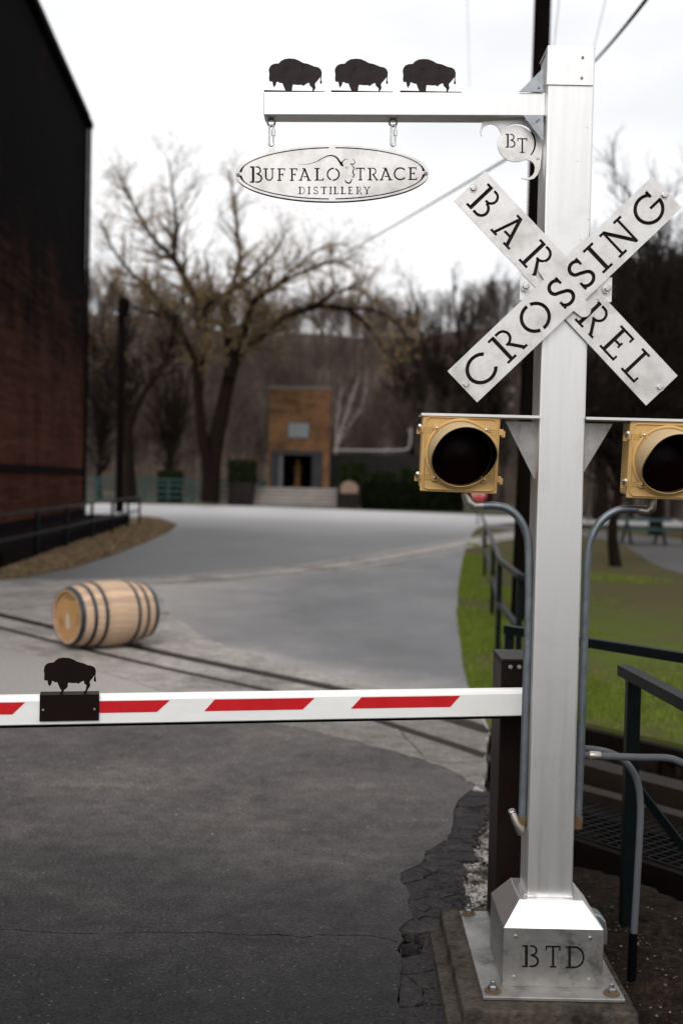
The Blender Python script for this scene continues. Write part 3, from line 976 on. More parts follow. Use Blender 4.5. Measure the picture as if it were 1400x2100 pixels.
# ------------------------------------------------------------------ wooded hillside behind
RX = [-700, -100, 200, 400, 560, 860, 950, 1100, 1250, 1400, 2100]
RYp = [650, 655, 668, 690, 704, 700, 688, 665, 640, 625, 620]
def ridge(X):
    px = 700 + X / 250 * 2400
    return 1.7 + (985 - np.interp(px, RX, RYp)) / 2400 * 250
hx = np.linspace(-130, 150, 113)
hy = np.linspace(96, 300, 60)
HX, HY = np.meshgrid(hx, hy)
def hillz(X, Y):
    t = np.clip((Y - 98) / 150, 0, 1)
    return -0.3 + ridge(X * 250 / np.maximum(Y, 60)) * (t * t * (3 - 2 * t)) ** .8 + .7 * np.sin(X * .21) * np.sin(Y * .13) * t - np.clip(Y - 255, 0, 100) * .25
HZ = hillz(HX, HY)
I = (np.arange(59)[:, None] * 113 + np.arange(112)[None, :]).ravel()
hill = npmesh('hillside', np.stack([HX.ravel(), HY.ravel(), HZ.ravel()], 1), np.stack([I, I + 1, I + 114, I + 113], 1), M['hill'])
hill.data.shade_smooth()
tag(hill, kind='structure')
# ------------------------------------------------------------------ the aluminium crossing post
PX, PY0, PW = .708, 3.80, .150
PYC = PY0 + PW / 2
def zat(px, py, Y):
    return at(px, py, Y).z
XZ = lambda o: frame4(o, (1, 0, 0), (0, 0, 1))     # upright plate facing the camera
post = thing('crossing_post', 'tall square brushed aluminium crossing post with a side arm and boxed base', 'post', (PX, PYC, .1))
ztop = zat(1166, 98, PY0)
zbot = zat(1126, 1840, PY0)
mb = MB()
mb.box((PX - PW / 2, PY0, zbot - .02), (PX + PW / 2, PY0 + PW, ztop))
part('upright', mb, M['alu'], post, bevel=.006, seg=3)
# folded cap sheet
mb = MB()
cz0, cz1 = zat(1166, 174, PY0 - .004), zat(1166, 94, PY0 - .004)
mb.box((PX - PW / 2 - .004, PY0 - .005, cz0), (PX + PW / 2 - .006, PY0 - .001, cz1))
mb.box((PX - PW / 2 - .004, PY0 - .001, cz1 - .004), (PX + PW / 2 - .002, PYC + .08, cz1))
vs = [(PX - PW / 2 - .004, PY0 - .001, cz1 - .004), (PX - PW / 2 - .004, PY0 + .10, cz1 - .05), (PX - PW / 2 - .004, PY0 + .10, cz0 + .03), (PX - PW / 2 - .004, PY0 - .001, cz0)]
mb.add(vs + [(v[0] + .003, v[1], v[2]) for v in vs], [(0, 1, 2, 3), (7, 6, 5, 4), (0, 4, 5, 1), (1, 5, 6, 2), (2, 6, 7, 3), (3, 7, 4, 0)])
cap = part('cap_sheet', mb, M['alu'], post)
for q in ((1194, 118), (1192, 160)):
    part('screw', bolt_head(MB(), at(*q, PY0 - .005), .0045, .004, 10), M['bolt_dull'], cap)
for q in ((1183, 331), (1203, 262), (1206, 450), (1190, 492)):
    p = at(*q, PY0)
    part('rivet', bolt_head(MB(), (min(p.x, PX + PW / 2 - .006), PY0, p.z), .0018, .001, 6), M['bolt_dull'], post)
# side arm, square tube, sagging a little
AW = .0762
AY0 = PYC - AW / 2
a_l_t, a_l_b = at(541, 188.5, AY0), at(542, 235.5, AY0)
a_r_t = at(1114, 190.5, AY0)
mb = MB()
pl = Vector((a_l_t.x, PYC, (a_l_t.z + a_l_b.z) / 2))
pr = Vector((PX - PW / 2 + .001, PYC, pl.z + (a_r_t.z - a_l_t.z)))
mb.bar(pl, pr, AW, AW)
arm = part('arm', mb, M['alu'], post, bevel=.004, seg=2)
adir = (pr - pl).normalized()
aup = Vector((-adir.z, 0, adir.x))
def on_arm(px, v):     # point on the arm's axis at that picture column, v above the axis
    x = at(px, 212, AY0).x
    return pl + adir * ((x - pl.x) / adir.x) + aup * v
# gussets
for quad in (((1064, 188), (1112.5, 140), (1112.5, 189)), ((1072, 237), (1113, 237.5), (1113, 291))):
    P = [at(x, y, AY0 - .004) for x, y in quad]
    P = [(p.x, p.z) for p in P]
    part('gusset', plate(MB(), [P], [], XZ((0, AY0 - .006, 0)), .005), M['galv'], post)
for q in ((1104, 180), (1104, 245), (1100, 249), (1077, 247)):
    part('screw', bolt_head(MB(), at(*q, AY0 - .006), .0035, .003, 8), M['bolt_dull'], post)
# scroll bracket with the round medallion
def zs(x, y, o=(960, 230), k=7.778):
    return (o[0] + x / k, o[1] + y / k)
SY = PYC - .01
def w2(pts, Y):
    return [(p.x, p.z) for p in (at(x, y, Y) for x, y in pts)]
outl = [(225, 150), (800, 120), (1178, 120), (1178, 450), (1168, 650), (1140, 900), (1100, 1000), (1040, 1060), (960, 1080), (890, 1072), (846, 1046), (900, 1056), (970, 1042), (1020, 1008), (1052, 950), (1060, 880), (1040, 820), (1000, 782), (950, 762), (900, 757), (870, 768)]
outl += [(755 + 292 * cos(radians(a)), 500 + 292 * sin(radians(a))) for a in range(72, 222, 8)]
outl += [(500, 300), (485, 262), (450, 220), (400, 194), (350, 186), (290, 200), (240, 240), (218, 300), (208, 345), (214, 390), (194, 350), (187, 300), (198, 240)]
cres = [(755 + 292 * cos(radians(a)), 500 + 292 * sin(radians(a))) for a in range(-128, 46, 8)] + [(772 + 306 * cos(radians(a)), 488 + 306 * sin(radians(a))) for a in range(40, -128, -8)]
def lw(c, x0, x1, y0, y1, Y, zf):
    """polygons of a glyph drawn into the picture box x0..x1, y0(top)..y1(bottom) of a study crop, in post-plane metres"""
    wd, P = glyph(c)
    return [w2([zf(x0 + x / wd * (x1 - x0), y1 + (y0 - y1) * y) for x, y in p], Y) for p in P]
zb = lambda x, y: zs(x, y)
H = lw('B', 588, 748, 345, 567, SY, zb) + lw('T', 778, 936, 414, 652, SY, zb)
br = part('scroll_bracket', plate(MB(), [w2([zs(*p) for p in outl], SY)], [w2([zs(*p) for p in cres], SY)] + H, XZ((0, SY, 0)), .006), M['alu_sign'], post)
cc = at(*zs(755, 500), SY + .012)
rr = 270 / 7.778 * (SY + .012) / F
part('medallion_backing', MB().lathe([(rr, 0), (rr, .004)], 36, Matrix.Translation((cc.x, SY + .008, cc.z)) @ Matrix.Rotation(-pi / 2, 4, 'X')), M['backing'], br)
part('screw', bolt_head(MB(), at(*zs(1105, 730), SY), .005, .004, 8), M['bolt'], br)
# base: box, hood, lettered front
BS = .3205
BY0 = PYC - BS / 2
bz0, bz1 = zat(1130, 2024, BY0), zat(1133, 1905, BY0)
HS = .2058
hz1 = zat(1130, 1845, PYC - HS / 2)
mb = MB()
e = BS / 2
f_ = HS / 2
x0, x1, y0_, y1_ = PX - e, PX + e, PYC - e, PYC + e
lo = [(x0, y0_), (x1, y0_), (x1, y1_), (x0, y1_)]
up = [(PX - f_, PYC - f_), (PX + f_, PYC - f_), (PX + f_, PYC + f_), (PX - f_, PYC + f_)]
inn = [(PX - .0765, PYC - .0765), (PX + .0765, PYC - .0765), (PX + .0765, PYC + .0765), (PX - .0765, PYC + .0765)]
vs = [(*p, bz1) for p in lo] + [(*p, hz1) for p in up] + [(*p, hz1 - .003) for p in inn]
fs = []
for i in range(4):
    j = (i + 1) % 4
    fs += [(i, j, j + 4, i + 4), (i + 4, j + 4, j + 8, i + 8)]
mb.add(vs, fs)
hood = part('base_hood', mb, M['alu'], post, bevel=.003)
mb = MB()
vs = []
for p in lo:
    vs += [(*p, bz0), (*p, bz1)]
# back and side walls only; the front is the lettered plate
mb.add(vs, [(2, 4, 5, 3), (4, 6, 7, 5), (6, 0, 1, 7)])
part('base_wall', mb, M['alu_base'], post)
zz = lambda x, y: (780 + x / 2.258, 1700 + y / 2.258)
H = lw('B', 655, 733, 538, 641, BY0, zz) + lw('T', 763, 832, 541, 643, BY0, zz) + lw('D', 856, 945, 543, 646, BY0, zz)
fr = part('base_front', plate(MB(), [[(x0, bz0), (x1, bz0), (x1, bz1), (x0, bz1)]], H, XZ((0, BY0, 0)), .004), M['alu_base'], post)
part('base_lining', MB().box((x0 + .006, BY0 + .010, bz0 + .002), (x1 - .006, BY0 + .014, bz1 - .004)), M['backing'], fr)
for q in ((625, 497), (970, 505), (617, 685), (963, 698)):
    part('screw', bolt_head(MB(), at(*zz(*q), BY0), .0055, .005, 10), M['bolt'], fr)
for sx in (-1, 1):      # weld beads at the foot of the upright
    part('weld', MB().tube([(PX + sx * .074, PY0 - .003, hz1 + .001), (PX + sx * .052, PY0 - .004, hz1 + .002), (PX + sx * .046, PY0 - .003, hz1)], [.004, .006, .003], 8), M['alu_sign'], hood, smooth=60)
part('weld', MB().tube([(PX - .078, PY0 + .01, hz1 + .001), (PX - .078, PY0 + .12, hz1 + .001)], .004, 6), M['alu_sign'], hood, smooth=60)
# base plate
pz = bz0
pY0, pY1 = gnd(990, 2043, pz).y, gnd(950, 1867, pz).y
pX0, pX1 = gnd(990, 2043, pz).x, gnd(1281, 2048, pz).x
part('base_plate', MB().box((pX0, pY0, pz - .013), (pX1, pY1, pz - .0005)), M['plate'], post, bevel=.003)
for (bx, by) in ((pX0 + .035, pY0 + .04), (pX1 - .035, pY0 + .04), (pX0 + .03, pY1 - .03), (pX1 - .03, pY1 - .03)):
    b_ = part('anchor_bolt', bolt_head(MB(), (bx, by, pz + .004), .0165, .017, 6, (0, 0, 1)), M['bolt_dull'], post, bevel=.001)
    part('washer', MB().lathe([(.026, 0), (.026, .004)], 20, Matrix.Translation((bx, by, pz))), M['rust'], b_)
    part('stud', MB().lathe([(.008, 0), (.008, .012), (.006, .015)], 12, Matrix.Translation((bx, by, pz + .019))), M['bolt_dull'], b_)
# light bar with brackets
LY0, LY1 = 3.785, 3.935
l0, l1 = at(864, 846.5, LY0), at(1438, 860.5, LY0)
ldir = (Vector((l1.x, 0, l1.z)) - Vector((l0.x, 0, l0.z))).normalized()
lup = Vector((-ldir.z, 0, ldir.x))
def on_bar(x, v, Y):
    return Vector((x, Y, l0.z + (x - l0.x) * ldir.z / ldir.x)) + lup * v
for xa, xb in ((l0.x, PX - PW / 2), (PX + PW / 2, l1.x)):
    mb = MB()
    a, b = on_bar(xa, 0, LY0), on_bar(xb, 0, LY0)
    for d0, d1, y0b, y1b in ((-.0085, 0, LY0, LY0 + .005), (-.0055, -.0005, LY0 + .005, LY1)):
        vs = [a + lup * d0, b + lup * d0, b + lup * d1, a + lup * d1]
        vv = [(v.x, y0b, v.z) for v in vs] + [(v.x, y1b, v.z) for v in vs]
        mb.add(vv, [(0, 1, 2, 3), (7, 6, 5, 4), (0, 4, 5, 1), (1, 5, 6, 2), (2, 6, 7, 3), (3, 7, 4, 0)])
    part('light_bar', mb, M['alu'], post)
BRY = 3.86
for tri in (((1036, 864), (1093, 865), (1094, 985)), ((1201, 868), (1256, 869), (1199, 982))):
    P = w2(tri, BRY)
    P[0 if tri[0][0] > 1150 else 1] = (PX + (PW / 2 - .001) * (1 if tri[0][0] > 1150 else -1), P[1][1])
    P[2] = (PX + (PW / 2 - .001) * (1 if tri[0][0] > 1150 else -1), P[2][1])
    part('bar_bracket', plate(MB(), [P], [], XZ((0, BRY, 0)), .006), M['alu_base'], post)

# ------------------------------------------------------------------ bison ornaments
BZ = [(180, 255), (190, 220), (215, 190), (250, 176), (300, 172), (325, 145), (370, 120), (430, 113), (490, 118), (540, 138), (590, 166), (650, 178), (720, 208), (770, 218), (800, 240), (815, 275), (812, 330), (808, 375), (818, 400), (810, 413), (795, 410), (793, 390), (802, 330), (785, 350), (760, 380), (735, 408), (732, 430), (740, 455), (735, 475), (722, 490), (720, 520), (700, 520), (706, 470), (690, 450), (672, 435), (662, 400), (630, 412), (605, 432), (592, 438), (575, 425), (540, 428), (470, 422), (462, 450), (460, 480), (450, 520), (380, 520), (378, 490), (360, 450), (345, 408), (325, 405), (305, 400), (285, 388), (272, 395), (268, 420), (255, 440), (247, 460), (232, 435), (226, 400), (222, 385), (205, 388), (188, 380), (183, 350), (188, 300)]
names = ('leftmost dark bison cutout standing at the tip of the arm', 'middle one of the three dark bison cutouts standing on the arm', 'dark bison cutout on the arm nearest the post')
for i, dx in enumerate((0, 135.3, 274.3)):
    OY = AY0 + .018
    P = w2([(520 + x / 5.833 + dx, 100 + y / 5.833 + (0, 0, .8)[i]) for x, y in BZ], OY)
    tz = on_arm(600 + dx, AW / 2).z
    zmin = min(p[1] for p in P)
    P = [(x, z + (tz + .003 - zmin)) for x, z in P]
    xs = [at(x, 188, OY).x for x in ((542, 665), (679, 805), (820, 945))[i]]
    bt = thing('bison_ornament', names[i], 'ornament', ((xs[0] + xs[1]) / 2, OY, tz), 'dark bison cutouts on the arm')
    part('silhouette', plate(MB(), [P], [], XZ((0, OY, 0)), .004), M['bison'], bt)
    za, zb_ = on_arm(542 + dx, AW / 2).z, on_arm(665 + dx, AW / 2).z
    part('base_strip', MB().box((xs[0], AY0 + .001, (za + zb_) / 2 + .0005), (xs[1], AY0 + .04, (za + zb_) / 2 + .0035)), M['bison'], bt)

# ------------------------------------------------------------------ hanging oval sign
OSY = PYC - .008
zo = lambda x, y: (460 + x / 3.182, 280 + y / 3.182)
def ov(pts):
    return w2([zo(*p) for p in pts], OSY)
TILT = -.006
def el(rx, ry, a0=0, a1=360, n=72, cx=703, cy=240):
    out = []
    for i in range(n + (0 if a1 - a0 == 360 else 1)):
        a = radians(a0 + (a1 - a0) * i / n)
        x, y = rx * cos(a), ry * sin(a)
        out.append((cx + x, cy + y + x * TILT))
    return out
holes = []
for a0, a1, w0, w1 in ((3.5, 88, 15, 5), (92, 176.5, 5, 15), (183.5, 268, 15, 5), (272, 356.5, 5, 15)):
    n = 26
    o_, i_ = [], []
    for k in range(n + 1):
        a = radians(a0 + (a1 - a0) * k / n)
        u = k / n
        wd = 8 + 10 * (max(0, 1 - u * 5) if w0 > w1 else max(0, 1 - (1 - u) * 5))
        o_.append((703 + 607 * cos(a), 240 + 171 * sin(a) + 607 * cos(a) * TILT))
        i_.append((703 + (607 - wd) * cos(a), 240 + (171 - min(wd, 8)) * sin(a) + 607 * cos(a) * TILT))
    holes.append(ov(o_ + i_[::-1]))
row = [('B', 168, 248, 194, 302), ('U', 256, 327, 207, 290), ('F', 345, 398, 207, 290), ('F', 427, 478, 207, 290), ('A', 484, 566, 206, 289), ('L', 588, 648, 205, 288), ('O', 667, 753, 203, 290),
       ('T', 858, 916, 203, 287), ('R', 934, 1002, 203, 287), ('A', 1010, 1096, 203, 287), ('C', 1104, 1184, 200, 286), ('E', 1198, 1256, 200, 284)]
row += [(c, a, b, 327, 377) for c, a, b in (('D', 484, 526), ('I', 543, 561), ('S', 580, 612), ('T', 628, 668), ('I', 683, 701), ('L', 712, 744), ('L', 758, 792), ('E', 806, 838), ('R', 858, 897), ('Y', 908, 951))]
for c, a, b, t0, t1 in row:
    T, S = (.17, .12) if t0 > 300 else (.135, .095)
    holes += lw(c, a, b, t0, t1, OSY, zo)
T, S = .125, .085
def rib(pts, wd):
    return ov(ribbon(pts, wd))
sm = lambda P, k=5: [(p.x, p.y) for p in catmull([(x, y, 0) for x, y in P], k)]
bk_ = sm([(478, 183), (540, 181), (600, 164), (650, 136), (695, 124), (730, 136), (752, 165), (768, 190)])
holes.append(rib(bk_, [1.5 + 15 * (i / len(bk_)) ** 1.3 for i in range(len(bk_))]))
hl = sm([(765, 178), (772, 163), (785, 150), (806, 148)], 4)
holes.append(rib(hl, [9 - 7.5 * i / len(hl) for i in range(len(hl))]))
hr = sm([(822, 178), (842, 180), (851, 164), (833, 143)], 4)
holes.append(rib(hr, [9 - 7 * i / len(hr) for i in range(len(hr))]))
fc = sm([(832, 188), (845, 205), (838, 232), (846, 252), (836, 268)], 4)
holes.append(rib(fc, [8 - 4 * abs(.5 - i / len(fc)) for i in range(len(fc))]))
be = sm([(786, 282), (797, 300), (818, 302), (832, 278)], 4)
holes.append(rib(be, [4 + 6 * sin(pi * i / len(be)) for i in range(len(be))]))
holes.append(ov([(786, 198), (800, 203), (806, 208), (796, 208)]))
holes.append(rib([(762, 165), (774, 195)], 9))
tabs = [ov([(283, 110), (288, 66), (300, 48), (318, 48), (330, 66), (330, 104)]), ov([(1072, 96), (1077, 60), (1090, 42), (1108, 42), (1118, 60), (1122, 108)])]
tabh = [[(c[0] + .006 * cos(a * pi / 5), c[1] + .006 * sin(a * pi / 5)) for a in range(10)] for c in (ov([(307, 66)])[0], ov([(1097, 58)])[0])]
so = at(*zo(703, 240), OSY)
hs = thing('hanging_sign', 'oval aluminium distillery sign with cut-out lettering hanging from the arm', 'sign', (so.x, OSY, so.z - .09))
face = part('face_plate', plate(MB(), [ov(el(633, 183)), tabs[0], tabs[1]], holes + tabh, XZ((0, OSY, 0)), .004), M['alu_sign'], hs)
part('backing_plate', plate(MB(), [ov(el(632, 183))], [], XZ((0, OSY + .018, 0)), .005), M['backing'], hs)
for q in ((90, 250), (1313, 241)):
    part('rivet', bolt_head(MB(), at(*zo(*q), OSY), .006, .004, 10), M['bolt_dull'], hs)
# quick links
for cx_, yt in ((556, 252), (805.5, 252)):
    pt, pb = at(cx_, yt + 4, OSY), at(cx_ + 1, 299, OSY)
    hgt, wd = pt.z - pb.z, .0135
    t = thing('chain_link', ('steel quick link hanging the outer end of the oval sign' if cx_ < 700 else 'steel quick link hanging the inner end of the oval sign'), 'link', (pt.x, OSY, pb.z), 'quick links holding the oval sign')
    mx = (pt + pb) / 2
    pts = []
    for k in range(25):
        a = 2 * pi * k / 24
        sx_ = wd / 2 * (1 if cos(a) > .0 else -1) * min(1, abs(cos(a)) * 2.2)
        pts.append((mx.x + sx_, OSY + .002, mx.z + sin(a) * hgt / 2))
    part('loop', MB().tube(pts, .0035, 8), M['bolt'], t, smooth=60)
    part('nut', MB().lathe([(.0065, 0), (.0065, .02)], 6, Matrix.Translation((mx.x + wd / 2, OSY + .002, mx.z - .001))), M['bolt'], t)
    eye = MB().tube([(pt.x + .012 * cos(a), OSY + .002, pt.z + .008 + .012 * sin(a)) for a in np.linspace(0, 2 * pi, 17)], .0035, 8)
    part('eye_bolt', eye, M['bolt_dull'], t, smooth=60)

# ------------------------------------------------------------------ crossbuck
KY = PY0 - .024
cb = thing('crossbuck_sign', 'aluminium X-shaped crossbuck reading BARREL CROSSING bolted to the post', 'sign', (PX, KY, at(1158, 830, KY).z))
def blade(pa, pb, wpx, letters, Y, extra=(), name='blade'):
    A, B = at(*pa, Y), at(*pb, Y)
    c = (A + B) / 2
    u = (B - A).normalized()
    v = Vector((-u.z, 0, u.x))
    if v.z < 0:
        v = -v
    fm = frame4(c, u, v)
    k = Y / F
    Ln, Wd = (B - A).length, wpx * k
    Hs = []
    for ch, uu, wd in letters:
        Hs += put(ch, uu * k, -.032 * 0 - 31.5 * k, 63 * k, wd * k)
    ou = [[(-Ln / 2, -Wd / 2), (Ln / 2, -Wd / 2), (Ln / 2, Wd / 2), (-Ln / 2, Wd / 2)]] + [[(x * k, y * k) for x, y in e_] for e_ in extra]
    b = part(name, plate(MB(), ou, Hs, fm, .0045), M['alu_sign'], cb)
    g = .0015
    bm_ = frame4(c + Vector((0, .0075, 0)), u, v)
    part('backing_plate', plate(MB(), [[(-Ln / 2 + g, -Wd / 2 + g), (Ln / 2 - g, -Wd / 2 + g), (Ln / 2 - g, Wd / 2 - g), (-Ln / 2 + g, Wd / 2 - g)]], [], bm_, .003), M['backing'], b)
    return b, fm
ears = []
for sgn in (1, -1):
    ears.append([(0 + 14 * cos(radians(a)), sgn * (58 + 14 * sin(radians(a)))) for a in range(0, 181, 15)] + [(-17, sgn * 40), (17, sgn * 40)])
cross, fm1 = blade((947.5, 793), (1367, 393.5), 88, [('C', -235, 64), ('R', -160, 54), ('O', -82, 66), ('S', -10, 42), ('S', 46.5, 42), ('I', 93, 27), ('N', 155, 60), ('G', 236, 64)], KY, ears)
barrel_b, fm2 = blade((962.6, 381), (1356.3, 801), 88, [('B', -242, 45), ('A', -165, 56), ('R', -83, 52), ('R', 84, 52), ('E', 153, 42), ('L', 216, 40)], KY + .012)
for q, Y in (((1361, 400), KY), ((955, 788), KY), ((970, 386), KY + .012), ((1352, 794), KY + .012), ((1077.5, 587.5), KY), ((1244.5, 592), KY)):
    part('bolt', bolt_head(MB(), at(*q, Y), .0115, .008, 6), M['bolt'], cross, bevel=.001)
    part('washer', MB().lathe([(.0145, 0), (.0145, .0015)], 20, Matrix.Translation(at(*q, Y)) @ Matrix.Rotation(pi / 2, 4, 'X')), M['bolt'], cross)
a, b = at(1064, 616, PY0), at(1253, 570, PY0)
part('mounting_strap', MB().box((a.x, PY0 - .008, a.z), (b.x, PY0 - .001, b.z)), M['alu'], cb)

# ------------------------------------------------------------------ signals
def signal(cpx, cpy, label, yaw, roll):
    SYF = 3.80
    c = at(cpx, cpy, SYF)
    t = thing('crossing_signal', label, 'signal light', c, 'yellow crossing signals under the bar')
    t.rotation_euler = (radians(3.5), roll, yaw)
    W_ = .251
    def lp(name, mb, m, par, **k):
        return link(name, mb.mesh(name), m, par, **k)
    h = W_ / 2
    body = lp('housing', MB().box((-h + .006, .012, -h + .006), (h - .006, .135, h - .006)), M['yellow'], t, bevel=.008)
    door = lp('door', MB().box((-h, 0, -h), (h, .012, h)), M['yellow'], t, bevel=.004)
    # raised bead round the door
    bead = []
    q, r_ = h - .009, .018
    for (sx, sz, a0) in ((1, 1, 0), (-1, 1, 90), (-1, -1, 180), (1, -1, 270)):
        for i in range(7):
            a = radians(a0 + 15 * i)
            bead.append(Vector((sx * (q - r_) + r_ * cos(a), -.001, sz * (q - r_) + r_ * sin(a))))
    bead.append(bead[0])
    lp('bead', MB().tube(bead, .0032, 8), M['yellow'], door, smooth=80)
    R = .1095
    rim = [Vector((R * cos(2 * pi * i / 48), -.004, R * sin(2 * pi * i / 48))) for i in range(49)]
    lp('flange', MB().tube(rim, .0058, 10), M['yellow'], door, smooth=80)
    # cut-away visor, long at the top, tilted down
    def Ls(a):
        s = sin(a)
        k = np.clip((s + .95) / 1.5, 0, 1)
        return .028 + .125 * (k * k * (3 - 2 * k))
    dn = Matrix.Rotation(radians(4.5), 4, 'X')
    for nm, rad, mt in (('visor', .1045, M['visor']), ('visor_lining', .1015, M['black'])):
        vs, fs = [], []
        N = 64
        K = 7
        for i in range(N):
            a = 2 * pi * i / N
            for j in range(K):
                y = -Ls(a) * j / (K - 1) + (.004 if j == 0 else 0)
                vs.append(dn @ Vector((rad * cos(a), y, rad * sin(a))))
        for i in range(N):
            for j in range(K - 1):
                a_, b_ = i * K + j, ((i + 1) % N) * K + j
                fs.append((a_, b_, b_ + 1, a_ + 1))
        vz = lp(nm, MB().add(vs, fs), mt, t, smooth=180)
        if nm == 'visor':
            vv = vz
    lipt = []
    for i in range(65):
        a = 2 * pi * i / 64
        lipt.append(dn @ Vector((.103 * cos(a), -Ls(a), .103 * sin(a))))
    lp('lip', MB().tube(lipt, .0022, 6), M['yellow'], vv, smooth=80)
    lens = lp('lens', MB().lathe([(.0005, -.022), (.04, -.019), (.075, -.011), (.101, .0)], 40, Matrix.Translation((0, -.0008, 0)) @ Matrix.Rotation(-pi / 2, 4, 'X'), cap=False), M['lens'], t, smooth=180)
    # latch lugs and hinges
    for sz in (.075, -.078):
        for sx in (-1, 1):
            g = lp('lug', MB().box((sx * h - .012, .0, sz - .010), (sx * h + .012, .02, sz + .010)).box((sx * h + (-.018 if sx < 0 else .006), .002, sz - .016), (sx * h + (-.006 if sx < 0 else .018), .016, sz + .004)), M['yellow'], door, bevel=.0015)
            if sx < 0:
                lp('wing_screw', MB().lathe([(.007, 0), (.0085, .006), (.005, .014), (.0045, .03)], 10, Matrix.Translation((-h - .012, -.004, sz + .003)) @ Matrix.Rotation(radians(70), 4, 'X')), M['bolt'], g, smooth=50)
            for k_ in (-.0075, .0, .0075):
                lp('rib', MB().box((min(sx * h, sx * .085) + (.006 if sx < 0 else 0), -.002, sz + k_ - .001), (max(sx * h, sx * .085) - (.006 if sx > 0 else 0), .0, sz + k_ + .001)), M['yellow'], door)
    for (sx, sz) in ((-.080, .0815), (.080, .0815), (-.080, -.080), (.080, -.080)):
        e_ = lp('ear', MB().lathe([(.0125, 0), (.0125, .006), (.010, .009)], 16, Matrix.Translation((sx, -.0005, sz)) @ Matrix.Rotation(pi / 2, 4, 'X')), M['yellow'], door, smooth=40)
        lp('screw', MB().lathe([(.006, 0), (.0055, .003), (.003, .005)], 12, Matrix.Translation((sx, -.009, sz)) @ Matrix.Rotation(pi / 2, 4, 'X')), M['bolt'], e_, smooth=60)
    for k_ in (-.012, .0, .012):
        lp('rib', MB().box((-h + .006, -.002, k_ - .001), (-h + .017, .0, k_ + .001)), M['yellow'], door)
    return t
signal(943, 931, 'complete yellow crossing signal with dark round visor left of the post', radians(1.2), radians(1.0))
signal(1367, 945, 'yellow crossing signal right of the post, cut off by the picture edge', radians(-1.0), radians(.7))

# ------------------------------------------------------------------ conduits
def conduit(pxs, Y, r, label, fit_top=True, end=None, name='conduit'):
    P = [at(x, y, Y if not isinstance(Y, list) else Y[i]) for i, (x, y) in enumerate(pxs)]
    t = thing(name, label, 'conduit', P[-1])
    C = catmull(P, 6)
    part('pipe', MB().tube(C, r, 14), M['pipe'], t, smooth=60)
    return t, P
CYL = 3.845
t, P = conduit([(985, 1037), (1012, 1037), (1040, 1043), (1063, 1062), (1078, 1092), (1083, 1130), (1083, 1250), (1079, 1400), (1074, 1560), (1070, 1680)], CYL, .0135,
               'bent grey steel conduit running down the left side of the crossing post')
part('elbow', MB().tube([P[0] + Vector((.008, 0, 0)), P[0] + Vector((-.022, 0, -.002)), P[0] + Vector((-.040, 0, .012)), P[0] + Vector((-.052, 0, .042))], [.0165, .018, .018, .015], 12), M['fit'], t, smooth=50)
part('coupling', MB().tube([P[-1] + Vector((0, 0, .012)), P[-1], P[-1] - Vector((.002, 0, .02))], [.0155, .017, .016], 12), M['rust'], t, smooth=40)
part('end_elbow', MB().tube([P[-1] - Vector((.002, 0, .018)), P[-1] + Vector((-.008, -.012, -.035)), P[-1] + Vector((-.02, -.012, -.01)), P[-1] + Vector((-.032, -.002, .02))], [.016, .017, .013, .012], 12), M['fit'], t, smooth=50)
part('end_nut', bolt_head(MB(), P[-1] + Vector((-.033, 0, .02)), .014, .012, 6, (-.4, -.2, 1)), M['galv'], t)
t, P = conduit([(1312, 1046), (1290, 1044), (1262, 1048), (1232, 1068), (1212, 1102), (1203, 1145), (1199, 1250), (1194, 1400), (1189, 1560), (1184, 1680)], 3.90, .0135,
               'bent grey steel conduit running down the right side of the crossing post')
part('elbow', MB().tube([P[0] - Vector((.008, 0, 0)), P[0] + Vector((.02, 0, -.004)), P[0] + Vector((.036, 0, .008)), P[0] + Vector((.04, 0, .04))], [.0165, .018, .018, .015], 12), M['fit'], t, smooth=50)
part('coupling', MB().tube([P[-1] + Vector((0, 0, .012)), P[-1], P[-1] - Vector((.002, 0, .03))], [.0155, .017, .0165], 12), M['rust'], t, smooth=40)
t, P = conduit([(1160, 1546), (1200, 1549), (1300, 1553), (1360, 1554), (1385, 1559), (1410, 1572), (1440, 1600)], 4.03, .0125, 'grey plastic conduit leading sideways from the post toward the fence')
for c in t.children:
    c.data.materials[0] = M['pvc']
part('coupling', MB().tube([at(1207, 1549, 4.03), at(1211, 1549, 4.03), at(1229, 1550, 4.03), at(1231, 1550, 4.03)], [.0135, .0155, .0155, .0135], 14), M['fit'], t, smooth=40)
t, P = conduit([(1170, 1535), (1215, 1537), (1255, 1546), (1285, 1567), (1305, 1600), (1312, 1650), (1310, 1720), (1304, 1830), (1298, 1930), (1295, 2010)], 4.12, .0125, 'curved conduit dropping to the soil beside the dark fence post')
for c in t.children:
    c.data.materials[0] = M['pvc']
q0, q1 = at(1297, 1930, 4.12), at(1294, 2010, 4.12)
part('ground_sleeve', MB().tube([q0 + Vector((0, 0, .03)), q0, (q1.x, q1.y, -.1)], [.0145, .016, .016], 14), M['black'], t, smooth=40)

# ------------------------------------------------------------------ concrete plinth
plx0, ply0 = gnd(950, 2072, pz - .014).x, gnd(950, 2072, pz - .014).y
ply1 = gnd(917, 1859, pz - .014).y
t = thing('plinth', 'stepped grimy concrete footing under the crossing post', 'footing', (PX, PYC, 0))
part('upper_slab', MB().box((plx0, ply0, -.05), (.95, ply1, pz - .0145)), M['plinth'], t, bevel=.008)
part('lower_slab', MB().box((plx0 - .045, ply0 - .35, -.06), (.70, ply1 - .06, .022)), M['plinth'], t, bevel=.008)

